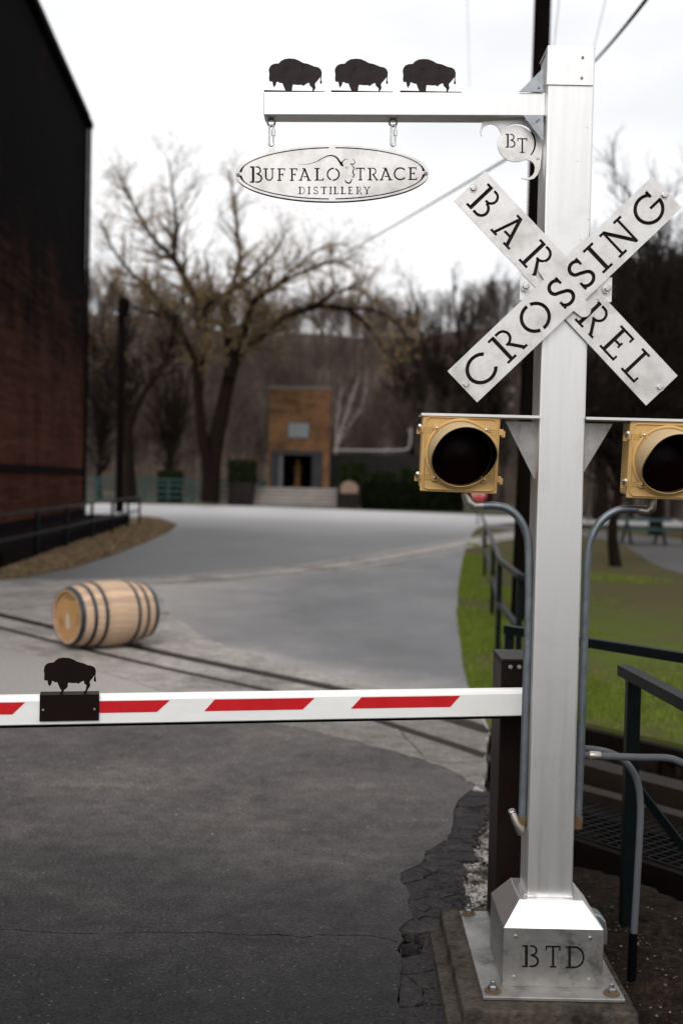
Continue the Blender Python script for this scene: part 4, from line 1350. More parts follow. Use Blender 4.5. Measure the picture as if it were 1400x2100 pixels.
# ------------------------------------------------------------------ barrier gate
bg = thing('barrier_gate', 'brown barrier gate with a white and red striped boom lowered across the road', 'barrier', (.78, 4.3, 0))
cxl = at(1022, 1600, 4.16).x
mb = MB()
gzt = zat(1045, 1358, 4.16)
mb.box((cxl, 4.16, -.02), (cxl + .272, 4.40, gzt))
cab = part('cabinet', mb, M['brown'], bg, bevel=.008)
part('cabinet_lid', MB().box((cxl - .001, 4.155, gzt - .003), (cxl + .276, 4.405, gzt + .012)), M['brown'], cab, bevel=.005)
for q in ((1046, 1368), (1064, 1368)):
    part('screw', bolt_head(MB(), at(*q, 4.16), .008, .006, 12), M['bolt'], cab)
bR, bL = Vector((at(1090, 1441, 4.07).x, 4.07, zat(1065, 1440.5, 4.07))), None
lp_ = at(0, 1459, 3.70)
bdir = (lp_ - bR).normalized()
bend = bR + bdir * 3.1
bup = Vector((0, 0, 1))
bn = bdir.cross(bup).normalized()
if bn.y > 0:
    bn = -bn
bh = .0915
def on_boom(px, v, dpt=0.0):
    # parameter along the boom's face at that picture column
    best, lo_, hi_ = 0, 0.0, 3.1
    for _ in range(40):
        m_ = (lo_ + hi_) / 2
        p = bR + bdir * m_
        l = CM.inverted() @ p
        x = CX + F * l.x / -l.z
        if x > px:
            lo_ = m_
        else:
            hi_ = m_
    return bR + bdir * lo_ + bup * v + bn * dpt
bv = bn.cross(bdir)
def bp_(s, v, d):
    return bR + bdir * s + Vector((0, 0, 1)) * v + bn * d
prof = [(-bh / 2, .0), (-bh / 2 + .003, .003), (bh / 2 - .014, .003), (bh / 2 - .004, -.003), (bh / 2, -.012), (bh / 2, -.045), (bh / 2 - .01, -.055), (-bh / 2 + .003, -.055), (-bh / 2, -.05)]
vs = [bp_(0, v, d) for v, d in prof] + [bp_(3.1, v, d) for v, d in prof]
n = len(prof)
boom = part('boom', MB().add(vs, [tuple(range(n))[::-1], tuple(range(n, 2 * n))] + [(i, (i + 1) % n, (i + 1) % n + n, i + n) for i in range(n)]), M['white'], bg, smooth=30)
part('edge_seal', MB().bar(bp_(0, -bh / 2 - .004, -.026), bp_(3.1, -bh / 2 - .004, -.026), .052, .0075), M['black'], boom)
fm = frame4(bR + bn * .0042, -bdir, (0, 0, 1))
def upar(px):
    return -((on_boom(px, 0) - bR).dot(bdir))
vt, vb = bh / 2 - .017, bh / 2 - .055
for a, b, c, d in ((-260, -90, -60, -230), (-50, 52, 26, -76), (203 - 60, 348, 322, 117), (440, 644, 620, 419), (740, 942, 922, 719)):
    P = [(upar(a), vt), (upar(b), vt), (upar(c), vb), (upar(d), vb)]
    part('stripe', plate(MB(), [P], [], fm, .001), M['red'], boom)
# bison plate on the boom
zq = lambda x, y: (60 + x / 7.778, 1330 + y / 7.778)
BB = [(235, 375), (245, 320), (275, 280), (320, 262), (390, 255), (415, 225), (460, 193), (530, 180), (620, 185), (680, 205), (760, 248), (850, 272), (920, 305), (980, 315), (1030, 345), (1053, 400), (1045, 470), (1060, 560), (1050, 573), (1020, 568), (1018, 540), (1032, 460), (1010, 500), (975, 545), (955, 570), (965, 630), (955, 660), (930, 695), (910, 745), (905, 790), (865, 790), (862, 752), (895, 700), (905, 630), (870, 600), (860, 555), (820, 575), (775, 605), (750, 590), (690, 592), (615, 585), (612, 640), (595, 675), (555, 700), (540, 760), (535, 790), (495, 790), (492, 755), (515, 710), (495, 685), (470, 630), (445, 570), (415, 578), (385, 560), (370, 545), (360, 590), (335, 635), (315, 625), (300, 590), (295, 545), (255, 545), (240, 520), (245, 450)]
ctr = on_boom(143, 0)
u0 = -((ctr - bR).dot(bdir))
kk = ctr.y / F
bo = thing('bison_plate', 'dark brown bison cutout on a saddle plate clipped over the striped boom', 'ornament', ctr)
zcen = lambda y: (1459 - y) * kk
Pb = [(u0 + (zq(x, y)[0] - 143) * kk, bh / 2 + .006 + (760 - y) / 7.778 * kk) for x, y in BB]
fmb = frame4(bR + bn * -.012, -bdir, (0, 0, 1))
part('silhouette', plate(MB(), [Pb], [], fmb, .003), M['brown'], bo)
hw = 59.5 * kk
fms = frame4(bR + bn * .0085, -bdir, (0, 0, 1))
part('saddle_front', plate(MB(), [[(u0 - hw, -bh / 2 + .013), (u0 + hw, -bh / 2 + .013), (u0 + hw, bh / 2 + .004), (u0 - hw, bh / 2 + .004)]], [], fms, .003), M['brown'], bo)
part('saddle_top', MB().bar(bp_(-u0 - hw, bh / 2 + .0045, -.022), bp_(-u0 + hw, bh / 2 + .0045, -.022), .062, .003), M['brown'], bo)
for q in ((89, 1454), (194, 1452)):
    p = on_boom(q[0], .004, .0085)
    part('screw', bolt_head(MB(), p, .004, .003, 8, tuple(bn)), M['bolt'], bo)
# grey cover behind the base box
gc = at(1200, 1860, 4.08)
mb = MB()
prof2 = [(-.07, 0), (.075, 0), (.075, .05), (.068, .085), (.05, .105), (.02, .115), (-.07, .115)]
vs = [(gc.x + a, 4.06, pz + b) for a, b in prof2] + [(gc.x + a, 4.13, pz + b) for a, b in prof2]
n = len(prof2)
mb.add(vs, [tuple(range(n)), tuple(range(2 * n - 1, n - 1, -1))] + [(i, i + n, (i + 1) % n + n, (i + 1) % n) for i in range(n)])
solo('junction_cover', mb, M['galv'], (gc.x, 4.09, pz), 'rounded grey metal cover behind the post base box', 'cover', bevel=.004)
# ------------------------------------------------------------------ trestle beyond the pavement: stringer, mesh floor
def lnp(d, s, z=0.0):       # ditch frame: d towards the camera, s along the track
    return Vector((1.05 - .782 * d + .623 * s, 8.0 - .623 * d - .782 * s, z))
t = thing('trestle', 'dark steel trestle beams and wire mesh floor carrying the rails over the ditch', 'trestle', lnp(.4, 1.2, 0))
part('stringer', MB().bar(lnp(-.62, -.15, -.045), lnp(-.62, 5.5, -.045), .07, .10), M['rail_side'], t, bevel=.004)
for dd_ in (.0, .5):
    part('rail_beam', MB().bar(lnp(dd_, .45, -.20), lnp(dd_, 5.5, -.20), .09, .12), M['rail_side'], t)
part('edge_beam', MB().bar(lnp(1.26, .75, -.12), lnp(1.26, 5.5, -.12), .05, .12), M['rail_side'], t)
for k in range(9):
    part('tie', MB().bar(lnp(-.7, .9 + k * .55, -.31), lnp(1.26, .9 + k * .55, -.31), .10, .09), M['rail_side'], t)
mb = MB()
for k in range(70):
    s = .85 + k * .06
    mb.bar(lnp(.64, s, -.05), lnp(1.23, s, -.05), .0035, .0035)
for k in range(13):
    d = .64 + k * .049
    mb.bar(lnp(d, .85, -.053), lnp(d, 5.0, -.053), .005 if k % 4 == 0 else .003, .004)
o = part('mesh_floor', mb, M['meshwire'], t)
o['kind'] = 'stuff'
for s in (1.0, 2.6, 4.2):
    for d in (-.62, 1.26):
        part('trestle_leg', MB().bar(lnp(d, s, -1.1), lnp(d, s, -.1), .09, .09), M['rail_side'], t)

# ------------------------------------------------------------------ green handrails
def fence(name, label, pts, posts, heights, sec, m, group=None, foot=None, psec=None):
    base = Vector(pts[0])
    t = thing(name, label, 'fence', (base.x, base.y, 0), group)
    for h in heights:
        for a, b in zip(pts[:-1], pts[1:]):
            A, B = Vector((a[0], a[1], h)), Vector((b[0], b[1], h))
            if len(a) > 2 and h == heights[0]:
                A.z, B.z = a[2], b[2]
            d_ = (B - A).normalized() * sec * .45
            part('rail', MB().bar(A - d_, B + d_, sec, sec), m, t, bevel=sec * .08)
    for p in posts:
        z0 = foot if foot is not None else -.1
        z0 = p[2] if len(p) > 2 else z0
        part('fence_post', MB().bar((p[0], p[1], z0), (p[0], p[1], heights[0] - sec * .4), psec or sec, psec or sec), m, t, bevel=sec * .08)
    return t
q1 = Vector((.88, 6.04))
qd = Vector((.64, -.84)).normalized()
fence('handrail', 'dark green handrail along the near edge of the ditch', [q1, q1 + qd * 3.2], [tuple(q1) + (-1.0,), tuple(q1 + qd * 2.4) + (-1.0,)], [.945], .046, M['green'])
np0 = gnd(1284, 1881, -.02)
zt = CAMZ - (1378 - 997) / 2400 * np0.y
t = thing('handrail', 'nearest dark green handrail with a thick post and diagonal brace', 'fence', (np0.x, np0.y, 0))
part('fence_post', MB().bar((np0.x, np0.y, -.1), (np0.x, np0.y, zt - .02), .053, .053), M['green'], t, bevel=.004)
rs, re_ = Vector((np0.x - .03, np0.y + .035, zt)), Vector((np0.x + .09, 2.9, zt))
part('rail', MB().bar(rs, re_, .056, .043), M['green'], t, bevel=.003)
part('brace', MB().bar(at(1283, 1585, np0.y + .05), at(1425, 1770, np0.y - .25), .008, .04), M['green'], t)
rp = [(3.3, 27.5), (2.65, 21.5), (1.97, 15.1), (1.60, 11.75), (1.50, 9.75), (1.62, 9.0)]
fence('handrail', 'dark green roadside railing along the grass verge behind the post', rp, rp[1:], [.93, .50], .05, M['green'])
lp0 = [gnd(x, y) for x, y in ((75, 1147), (136, 1127), (188, 1109), (230, 1096), (262, 1086), (286, 1077))]
lpp = [Vector((lp0[0].x + .35, 15.5, 0)), Vector((lp0[0].x + .15, 19.4, 0))] + lp0
lf = thing('handrail', 'long thin dark green railing beside the brick warehouse wall', 'fence', (lpp[2].x, lpp[2].y, 0))
for i in range(len(lpp) - 1):
    for h in (.98, .52):
        part('rail', MB().bar((lpp[i].x, lpp[i].y, h), (lpp[i + 1].x, lpp[i + 1].y, h), .05, .05), M['green'], lf)
for p in lpp:
    part('fence_post', MB().bar((p.x, p.y, -.1), (p.x, p.y, .98), .07, .07), M['green'], lf)
# teal board fence far behind
tf = thing('board_fence', 'far teal board fence below the bare trees', 'fence', (-12, 76, 0))
for i in range(10):
    x = -19 + i * 1.55
    part('fence_post', MB().box((x - .08, 75.9, -.1), (x + .08, 76.06, 1.55)), M['teal'], tf)
for z in (.35, .75, 1.15, 1.5):
    part('rail', MB().box((-19.2, 75.84, z - .07), (-4.9, 75.9, z + .07)), M['teal'], tf)

# ------------------------------------------------------------------ loose stones
def inpoly(P, poly):
    x, y = P[:, 0], P[:, 1]
    c = np.zeros(len(P), bool)
    n = len(poly)
    for i in range(n):
        x1, y1 = poly[i][0], poly[i][1]
        x2, y2 = poly[(i + 1) % n][0], poly[(i + 1) % n][1]
        if y1 == y2:
            continue
        k = ((y1 > y) != (y2 > y)) & (x < (x2 - x1) * (y - y1) / (y2 - y1) + x1)
        c ^= k
    return c
def scatter(poly, n):
    poly = [(p[0], p[1]) for p in poly]
    xs = [p[0] for p in poly]
    ys = [p[1] for p in poly]
    out = np.zeros((0, 2))
    while len(out) < n:
        P = np.stack([NR.uniform(min(xs), max(xs), n * 2), NR.uniform(min(ys), max(ys), n * 2)], 1)
        out = np.concatenate([out, P[inpoly(P, poly)]])
    return out[:n]
bm = bmesh.new()
bmesh.ops.create_icosphere(bm, subdivisions=1, radius=1)
ICO_V = np.array([v.co[:] for v in bm.verts])
ICO_F = np.array([[v.index for v in f.verts] for f in bm.faces])
bm.free()
def stones(name, pts, sizes, m, zf, label=None):
    n = len(pts)
    nv = len(ICO_V)
    base = ICO_V[None] * NR.uniform(.55, 1.25, (n, nv, 1))
    ang = NR.uniform(0, 2 * pi, n)
    ca, sa = np.cos(ang)[:, None], np.sin(ang)[:, None]
    x = base[:, :, 0] * ca - base[:, :, 1] * sa
    y = base[:, :, 0] * sa + base[:, :, 1] * ca
    z = base[:, :, 2] * NR.uniform(.4, .8, n)[:, None]
    V = np.stack([x, y, z], 2) * sizes[:, None, None]
    zz_ = np.array([zf(a, b) for a, b in pts])
    V += np.concatenate([pts, (zz_ + sizes * .25)[:, None]], 1)[:, None, :]
    Fc = ICO_F[None] + (np.arange(n) * nv)[:, None, None]
    o = npmesh(name, V.reshape(-1, 3), Fc.reshape(-1, 3), m)
    return tag(o, label, None, None, 'stuff')
gp = G2([(952, 1690), (985, 1640), (1015, 1640), (1012, 1760), (1010, 1900), (930, 1862), (932, 1800), (936, 1760), (945, 1720)])
pts = scatter(gp, 3200)
stones('gravel', pts, NR.uniform(.003, .009, 3200) + (NR.random(3200) > .93) * NR.uniform(.004, .012, 3200), M['gravel_pale'], lambda a, b: max(gz(a, b), -.022) - NR.uniform(0, .012), 'pale crushed gravel along the broken asphalt edge')
rg = [(.86, 5.1), (2.3, 3.9), (2.3, 3.3), (1.0, 3.35), (.98, 4.5), (.86, 4.6)]
pts = scatter(rg, 800)
stones('gravel', pts, NR.uniform(.002, .006, 800) + (NR.random(800) > .96) * NR.uniform(.004, .012, 800), M['gravel'], gz, 'small stones strewn over the dark soil behind the post')
# crumbs of broken asphalt and grit along the road edge
ed = G2([zm(x, y) for x, y in ((900, 1100), (930, 850), (1100, 700), (1150, 580), (1280, 500), (1290, 640), (1200, 720), (1195, 960), (1110, 1080), (1075, 1200), (1085, 1508), (1000, 1508), (1000, 1200))])
pts = scatter(ed, 2600)
stones('asphalt_grit', pts, NR.uniform(.0015, .006, 2600) + (NR.random(2600) > .95) * .007, M['asphalt_old'], lambda a, b: -.012, 'dark asphalt crumbs in the broken road edge')
pts = np.array([tuple(gnd(NR.uniform(20, 900), NR.uniform(1520, 2000)).xy) for _ in range(60)])
stones('road_grit', pts, NR.uniform(.0015, .0045, 60), M['gravel'], lambda a, b: .0005, 'tiny pale grit scattered on the road')

# ------------------------------------------------------------------ grass and litter
def blades(name, pts, h, wdt, m, z0, label, lean=.6):
    n = len(pts)
    a = NR.uniform(0, 2 * pi, n)
    l = NR.uniform(0, lean, n) * h
    b = NR.uniform(0, 2 * pi, n)
    dx, dy = np.cos(a) * wdt / 2, np.sin(a) * wdt / 2
    z0 = np.full(n, z0) if np.isscalar(z0) else z0
    A = np.stack([pts[:, 0] - dx, pts[:, 1] - dy, z0], 1)
    B = np.stack([pts[:, 0] + dx, pts[:, 1] + dy, z0], 1)
    Cc = np.stack([pts[:, 0] + np.cos(b) * l, pts[:, 1] + np.sin(b) * l, z0 + h], 1)
    V = np.stack([A, B, Cc], 1).reshape(-1, 3)
    o = npmesh(name, V, np.arange(3 * n).reshape(-1, 3), m)
    return tag(o, label, None, None, 'stuff')
gr = [tuple(p) for p in lawn_edge[1:9]] + [(3.3, 27.5), (7.5, 22), (7.2, 16), (7.0, 9), (6.0, 5.0)] + dl[2:]
P = np.concatenate([scatter(gr, 150000), scatter([tuple(p) for p in lawn_edge[1:10]] + [(3.3, 27.5), (2.6, 18), (2.4, 12), (2.2, 8.4)], 60000)])
# thin patches where bare earth shows
nz = np.sin(P[:, 0] * 1.9 + 2 * np.sin(P[:, 1] * .8)) + np.sin(P[:, 1] * 1.3 + P[:, 0] * .7 + 1)
nz -= 2.2 * np.clip((P[:, 0] - 2.3) / 1.2, 0, 1) * np.clip((P[:, 1] - 9.5) / 3.5, 0, 1)
P = P[(nz + NR.normal(0, .6, len(P))) > -.5]
dist = np.hypot(P[:, 0], P[:, 1])
blades('grass', P, NR.uniform(.02, .06, len(P)), .005 + dist * .0006, M['grass'], -.018, 'short green grass with bare patches beside the road')
P = np.concatenate([scatter([(1.35, 3.9), (2.2, 3.6), (2.2, 3.2), (1.25, 3.35)], 700), scatter([(1.0, 3.7), (1.3, 3.8), (1.3, 3.4), (1.0, 3.4)], 60)])
blades('grass', P, NR.uniform(.01, .03, len(P)), .004, M['grass'], np.array([gz(*p) - .004 for p in P]), 'sparse green sprouts in the dark soil by the footing')
P = scatter(verge_poly[:10] + [(-9, 19), (-6.2, 24), (-6.9, 36), (-7.2, 42)], 52000)
n = len(P)
c = np.concatenate([P, NR.uniform(.03, .07, (n, 1))], 1)
u = NR.normal(0, 1, (n, 3)) * [1, 1, .45]
u /= np.linalg.norm(u, axis=1)[:, None]
v = np.cross(u, NR.normal(0, 1, (n, 3)) * .5 + [0, 0, 1])
v /= np.linalg.norm(v, axis=1)[:, None]
s = NR.uniform(.018, .042, (n, 1))
V = np.stack([c - u * s, c + v * s * .5, c + u * s, c - v * s * .5], 1).reshape(-1, 3)
o = npmesh('leaf_litter', V, np.arange(4 * n).reshape(-1, 4), M['straw'])
tag(o, 'dry brown leaf litter on the verge below the railing', None, None, 'stuff')

# ------------------------------------------------------------------ barrel on the rails
tw = M['wood'].node_tree
b_ = tw.nodes['Principled BSDF']
src = b_.inputs['Base Color'].links[0].from_socket
oi = tw.nodes.new('ShaderNodeObjectInfo')
mr = tw.nodes.new('ShaderNodeMapRange')
mr.inputs['To Min'].default_value = .78
mr.inputs['To Max'].default_value = 1.12
tw.links.new(oi.outputs['Random'], mr.inputs['Value'])
hv = tw.nodes.new('ShaderNodeHueSaturation')
tw.links.new(mr.outputs[0], hv.inputs['Value'])
tw.links.new(src, hv.inputs['Color'])
tw.links.new(hv.outputs[0], b_.inputs['Base Color'])
BR, HR, BL = .328, .268, .445
bc = Vector((-2.305, 11.57, BR + .003))
brl = thing('barrel', 'oak whiskey barrel with dark steel hoops lying across the sunken rails', 'barrel', bc)
brl.rotation_euler = (radians(24), 0, atan2(.69, .72))
def br_r(x):
    return HR + (BR - HR) * (1 - (x / BL) ** 2)
NS = 30
mb = MB()
ha = pi / NS * .988
vs, fs = [], []
K = 13
for i in range(K):
    x = -BL + 2 * BL * i / (K - 1)
    for rr_, a in ((0, -ha), (0, 0), (0, ha), (-.027, ha), (-.027, -ha)):
        r = br_r(x) + rr_ - (.0018 if a in (-ha, ha) and rr_ == 0 else 0)
        vs.append((x, r * sin(a), r * cos(a)))
for i in range(K - 1):
    for j in range(5):
        a, b2 = i * 5 + j, i * 5 + (j + 1) % 5
        fs.append((a, a + 5, b2 + 5, b2))
fs += [(0, 1, 2, 3, 4), tuple((K - 1) * 5 + j for j in (4, 3, 2, 1, 0))]
stm = MB().add(vs, fs).mesh('stave')
for i in range(NS):
    o = link('stave', stm, M['wood'], brl)
    o.rotation_euler = (2 * pi * i / NS, 0, 0)
AX = Matrix.Rotation(pi / 2, 4, 'Y')
def lpart(name, mb, m, par, **k):
    return link(name, mb.mesh(name), m, par, **k)
for xc, wd in ((-.423, .05), (.423, .05), (-.30, .036), (.30, .036), (-.185, .036), (.185, .036)):
    prof = []
    for x in np.linspace(xc - wd / 2, xc + wd / 2, 5):
        prof.append((br_r(x) + .003, x))
    prof = [(prof[0][0] - .006, prof[0][1])] + prof + [(prof[-1][0] - .006, prof[-1][1])]
    h_ = lpart('hoop', MB().lathe(prof, 64, AX, cap=False), M['hoop'], brl, smooth=40)
    lpart('rivet', MB().lathe([(.008, 0), (.006, .004)], 10, Matrix.Rotation(.6, 4, 'X') @ Matrix.Translation((xc, 0, br_r(xc) + .003))), M['hoop'], h_)
for sx in (-1, 1):
    nb_ = 7
    edges_ = np.linspace(-.243, .243, nb_ + 1)
    for i in range(nb_):
        a, b2 = edges_[i] + .0008, edges_[i + 1] - .0008
        R_ = .243
        poly = []
        ys = np.linspace(a, b2, 5)
        poly += [(y, sqrt(max(R_ ** 2 - y * y, 1e-5))) for y in ys]
        poly += [(y, -sqrt(max(R_ ** 2 - y * y, 1e-5))) for y in ys[::-1]]
        fmh = frame4((sx * (BL - .03), 0, 0), (0, -sx * -1.0, 0), (0, 0, 1))
        lpart('head_board', plate(MB(), [poly], [], fmh, .018 * (1 if fmh.col[2][0] * sx < 0 else -1)), M['wood_head'], brl)
fmh = frame4((-(BL - .03) - .0012, 0, 0), (0, -1, 0), (0, 0, 1)) @ Matrix.Rotation(radians(24), 4, 'Z')
lpart('paper_tag', plate(MB(), [[(-.055, .01), (-.015, .02), (.0, -.115), (-.04, -.125)]], [], fmh, .0006), M['paper'], brl)
for cx_, cy_, r0, a0, a1 in ((0, 0, .19, 60, 120), (0, 0, .165, 70, 105), (0, 0, .15, -30, 25), (0, 0, .18, -25, 10), (0, 0, .16, 190, 225)):
    for k in range(5):
        b0 = a0 + (a1 - a0) * k / 5
        lpart('stencil_mark', plate(MB(), [ring(cx_, cy_, r0, r0, b0, b0 + (a1 - a0) / 8, .016, 5)], [], fmh, .0004), M['ink'], brl)

# ------------------------------------------------------------------ brick warehouse
WY, WX, WH = 40.0, -8.85, 13.7
wd_ = Vector((.077, -1, 0)).normalized()
wn = Vector((1, .077, 0)).normalized()
wh = thing('warehouse', 'tall dark red brick warehouse with soot-black upper wall', 'building', (WX, WY, 0))
c0 = Vector((WX, WY, 0))
def wbox(s0, s1, d0, d1, z0, z1):
    mb = MB()
    vs = []
    for z in (z0, z1):
        for s, d in ((s0, d0), (s1, d0), (s1, d1), (s0, d1)):
            p = c0 + wd_ * s + wn * d
            vs.append((p.x, p.y, z))
    return mb.add(vs, [(3, 2, 1, 0), (4, 5, 6, 7), (0, 1, 5, 4), (1, 2, 6, 5), (2, 3, 7, 6), (3, 0, 4, 7)])
part('wall', wbox(0, 34, -16, 0, -.1, WH - .25), M['wbrick'], wh)
part('belt_course', wbox(-.03, 34.03, -16, .06, 1.72, 1.92), M['wtrim'], wh)
part('cornice', wbox(-.14, 34.1, -16.1, .16, WH - .25, WH - .06), M['wtrim'], wh)
part('cornice', wbox(-.05, 34.1, -16.1, .05, WH - .06, WH + .22), M['wtrim'], wh)
part('plinth_course', wbox(-.05, 34.05, -16, .10, -.1, .55), M['wtrim'], wh)
part('downpipe', MB().tube([c0 + wd_ * .25 + wn * .1 + Vector((0, 0, z)) for z in (.2, WH - .3)], .06, 8), M['wtrim'], wh)
# low dark loading dock below the railing
part('loading_dock', wbox(-1.2, 20, .02, 1.5, -.1, .32), M['wtrim'], wh)

# ------------------------------------------------------------------ pavilion
PVY = 76.0
def pv(px, Y=PVY):
    return at(px, 930, Y).x
pxl, pxr = pv(551), pv(675)
pzb, pzt = zat(612, 1001, PVY), zat(612, 797, PVY)
zl = zat(612, 926, PVY)
pav = thing('pavilion', 'small orange brick memorial portal with a dark doorway and grey plaque', 'building', ((pxl + pxr) / 2, PVY, 0))
part('wall', MB().box((pxl, PVY, zl), (pxr, PVY + 2.4, pzt)), M['pbrick'], pav)
part('coping', MB().box((pxl - .06, PVY - .06, pzt), (pxr + .06, PVY + 2.46, pzt + .12)), M['riser'], pav)
part('brick_pier', MB().box((pv(662), PVY, pzb - .02), (pxr, PVY + 2.4, zl)), M['pbrick'], pav)
part('brick_pier', MB().box((pxl, PVY, pzb - .02), (pv(555), PVY + 2.4, zl)), M['pbrick'], pav)
part('lintel', MB().box((pv(555.2), PVY - .03, zl - .22), (pv(661.8), PVY + .6, zl + .06)), M['slate'], pav)
part('jamb', MB().box((pv(555.2), PVY + .03, pzb - .02), (pv(572), PVY + .6, zl - .22)), M['slate'], pav)
part('jamb', MB().box((pv(572.2), PVY + .08, pzb - .02), (pv(580), PVY + .6, zl - .22)), M['marble'], pav)
part('jamb', MB().box((pv(640), PVY + .03, pzb - .02), (pv(661.8), PVY + .6, zl - .22)), M['slate'], pav)
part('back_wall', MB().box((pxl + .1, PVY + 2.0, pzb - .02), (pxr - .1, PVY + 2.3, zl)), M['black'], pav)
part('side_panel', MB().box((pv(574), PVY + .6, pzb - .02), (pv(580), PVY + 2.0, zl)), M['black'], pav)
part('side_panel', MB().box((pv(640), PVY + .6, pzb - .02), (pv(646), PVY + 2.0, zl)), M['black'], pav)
p0, p1 = at(591, 897, PVY), at(633.5, 868, PVY)
pq = part('plaque', MB().box((p0.x, PVY - .07, p0.z), (p1.x, PVY - .005, p1.z)), M['plaque'], pav)
part('plaque_frame', MB().box((p0.x - .06, PVY - .04, p0.z - .06), (p1.x + .06, PVY - .004, p0.z)).box((p0.x - .06, PVY - .04, p1.z), (p1.x + .06, PVY - .004, p1.z + .06)).box((p0.x - .06, PVY - .04, p0.z), (p0.x, PVY - .004, p1.z)).box((p1.x, PVY - .04, p0.z), (p1.x + .06, PVY - .004, p1.z)), M['slate'], pq)
fx = pv(610)
solo('bust', MB().lathe([(.35, 0), (.35, .12), (.22, .18), (.2, .85), (.3, .92), (.3, 1.0), (.17, 1.05), (.27, 1.2), (.3, 1.4), (.14, 1.52), (.17, 1.65), (.18, 1.78), (.1, 1.9), (.02, 1.93)], 14, Matrix.Translation((fx, PVY + 1.0, pzb))),
     M['bronze'], (fx, PVY + 1.0, pzb), 'small bronze bust on a pedestal inside the dark doorway', 'statue', smooth=50)
st = thing('steps', 'broad pale stone steps leading up to the brick portal', 'steps', ((pxl + pxr) / 2, PVY - 2, 0))
nst = 5
sx0, sx1 = pv(520), pv(692)
for i in range(nst):
    z1_ = pzb * (nst - i) / nst
    ya = PVY - .9 - i * .36
    part('step', MB().box((sx0, ya, -.05), (sx1, ya + (.36 if i else 3.6), z1_ - .05)), M['riser'], st)
    part('tread', MB().box((sx0 - .01, ya - .03, z1_ - .05), (sx1 + .01, ya + (.355 if i else 3.6), z1_)), M['step'], st)
def leafbox(name, label, lo, hi, n, size, m, core, cat='hedge'):
    t = thing(name, label, cat, ((lo[0] + hi[0]) / 2, (lo[1] + hi[1]) / 2, lo[2]))
    lo, hi = np.array(lo), np.array(hi)
    mid, hs_ = (lo + hi) / 2, (hi - lo) / 2
    P = NR.uniform(-1, 1, (n, 3))
    ax = NR.choice(3, n, p=[.2, .45, .35])
    P[np.arange(n), ax] = np.sign(P[np.arange(n), ax]) * NR.uniform(.85, 1.08, n)
    P = P / np.maximum(1, (np.abs(P) ** 7).sum(1) ** (1 / 7))[:, None] * 1.02
    wob = 1 + .05 * np.sin(P[:, :1] * 9 + 3) * np.cos(P[:, 1:2] * 7)
    P = mid + P * hs_ * wob
    u = NR.normal(0, 1, (n, 3))
    u /= np.linalg.norm(u, axis=1)[:, None]
    v = np.cross(u, NR.normal(0, 1, (n, 3)))
    v /= np.linalg.norm(v, axis=1)[:, None]
    s = NR.uniform(.5, 1, (n, 1)) * size
    V = np.stack([P - u * s, P + v * s * .6, P + u * s, P - v * s * .6], 1).reshape(-1, 3)
    npmesh('foliage', V, np.arange(4 * n).reshape(-1, 4), m, t)
    q = hs_ * .9
    part('core', MB().box(tuple(mid - q), tuple(mid + q)), core, t, bevel=float(min(q) * .4))
    return t
HY_ = 74.0
def hbox(px0, px1, py0, py1, Y=HY_):
    a, b = at(px0, py1, Y), at(px1, py0, Y)
    return a.x, b.x, a.z, b.z
a, b, c, d = hbox(470, 525, 945, 990)
leafbox('topiary_bush', 'clipped square bush on the dark pier left of the steps', (a, HY_ - .8, c), (b, HY_ + .9, d), 2600, .12, M['leaf'], M['leaf_dark'], 'bush')
a, b, c, d = hbox(696, 750, 949, 992)
leafbox('topiary_bush', 'clipped square bush on the dark pier right of the steps', (a, HY_ - .8, c), (b, HY_ + .9, d), 2600, .12, M['leaf'], M['leaf_dark'], 'bush')
a, b, c, d = hbox(742, 948, 992, 1050, 70)
leafbox('hedge', 'long low dark clipped hedge along the far road edge', (a, 69.5, -.05), (b, 71.2, d), 9000, .12, M['leaf_dark'], M['leaf_dark'])
for px, py, w_, lb in ((785, 985, 26, 'low dark shrub between the square bush and the long hedge'), (850, 980, 30, 'rounded dark shrub growing behind the long hedge'), (350, 985, 24, 'small green shrub at the foot of the far teal fence')):
    p = at(px, py, 78)
    leafbox('shrub', lb, (p.x - w_ / 2400 * 78, 77.3, 0), (p.x + w_ / 2400 * 78, 78.7, p.z + .6), 2200, .13, M['leaf'], M['leaf_dark'], 'shrub')
for px0, px1, py0, lb in ((470, 521, 990, 'dark stone pier at the left end of the steps'), (690, 736, 990, 'dark stone pier at the right end of the steps')):
    a, b, c, d = hbox(px0, px1, py0, 1035)
    solo('stone_pier', MB().box((a, HY_ - .9, -.1), (b, HY_ + 1.0, d)), M['pier'], ((a + b) / 2, HY_, 0), lb, 'pier', bevel=.04)
p = at(716, 1000, HY_ - .95)
solo('stone_marker', MB().add([(p.x + .55 * x, HY_ - .96 + y, p.z - .35 + .75 * z) for y in (0, .05) for x, z in ((-1, 0), (1, 0), (1, .55), (.6, .9), (0, 1.05), (-.6, .9), (-1, .55))],
     [(0, 1, 2, 3, 4, 5, 6), (13, 12, 11, 10, 9, 8, 7)] + [(i, i + 7, (i + 1) % 7 + 7, (i + 1) % 7) for i in range(7)]), M['tanstone'], (p.x, HY_ - .94, p.z - .35), 'round-topped tan stone marker on the right pier', 'marker')
a, b, c, d = hbox(676, 862, 934, 1000, 82)
solo('retaining_wall', MB().box((a, 82, -.1), (b, 82.5, d)), M['dark_wall'], ((a + b) / 2, 82, 0), 'long dark stone retaining wall behind the hedges', 'wall')
pp = [at(x, y, 84) for x, y in ((684, 923), (740, 924), (800, 924), (832, 922), (840, 912), (842, 880))]
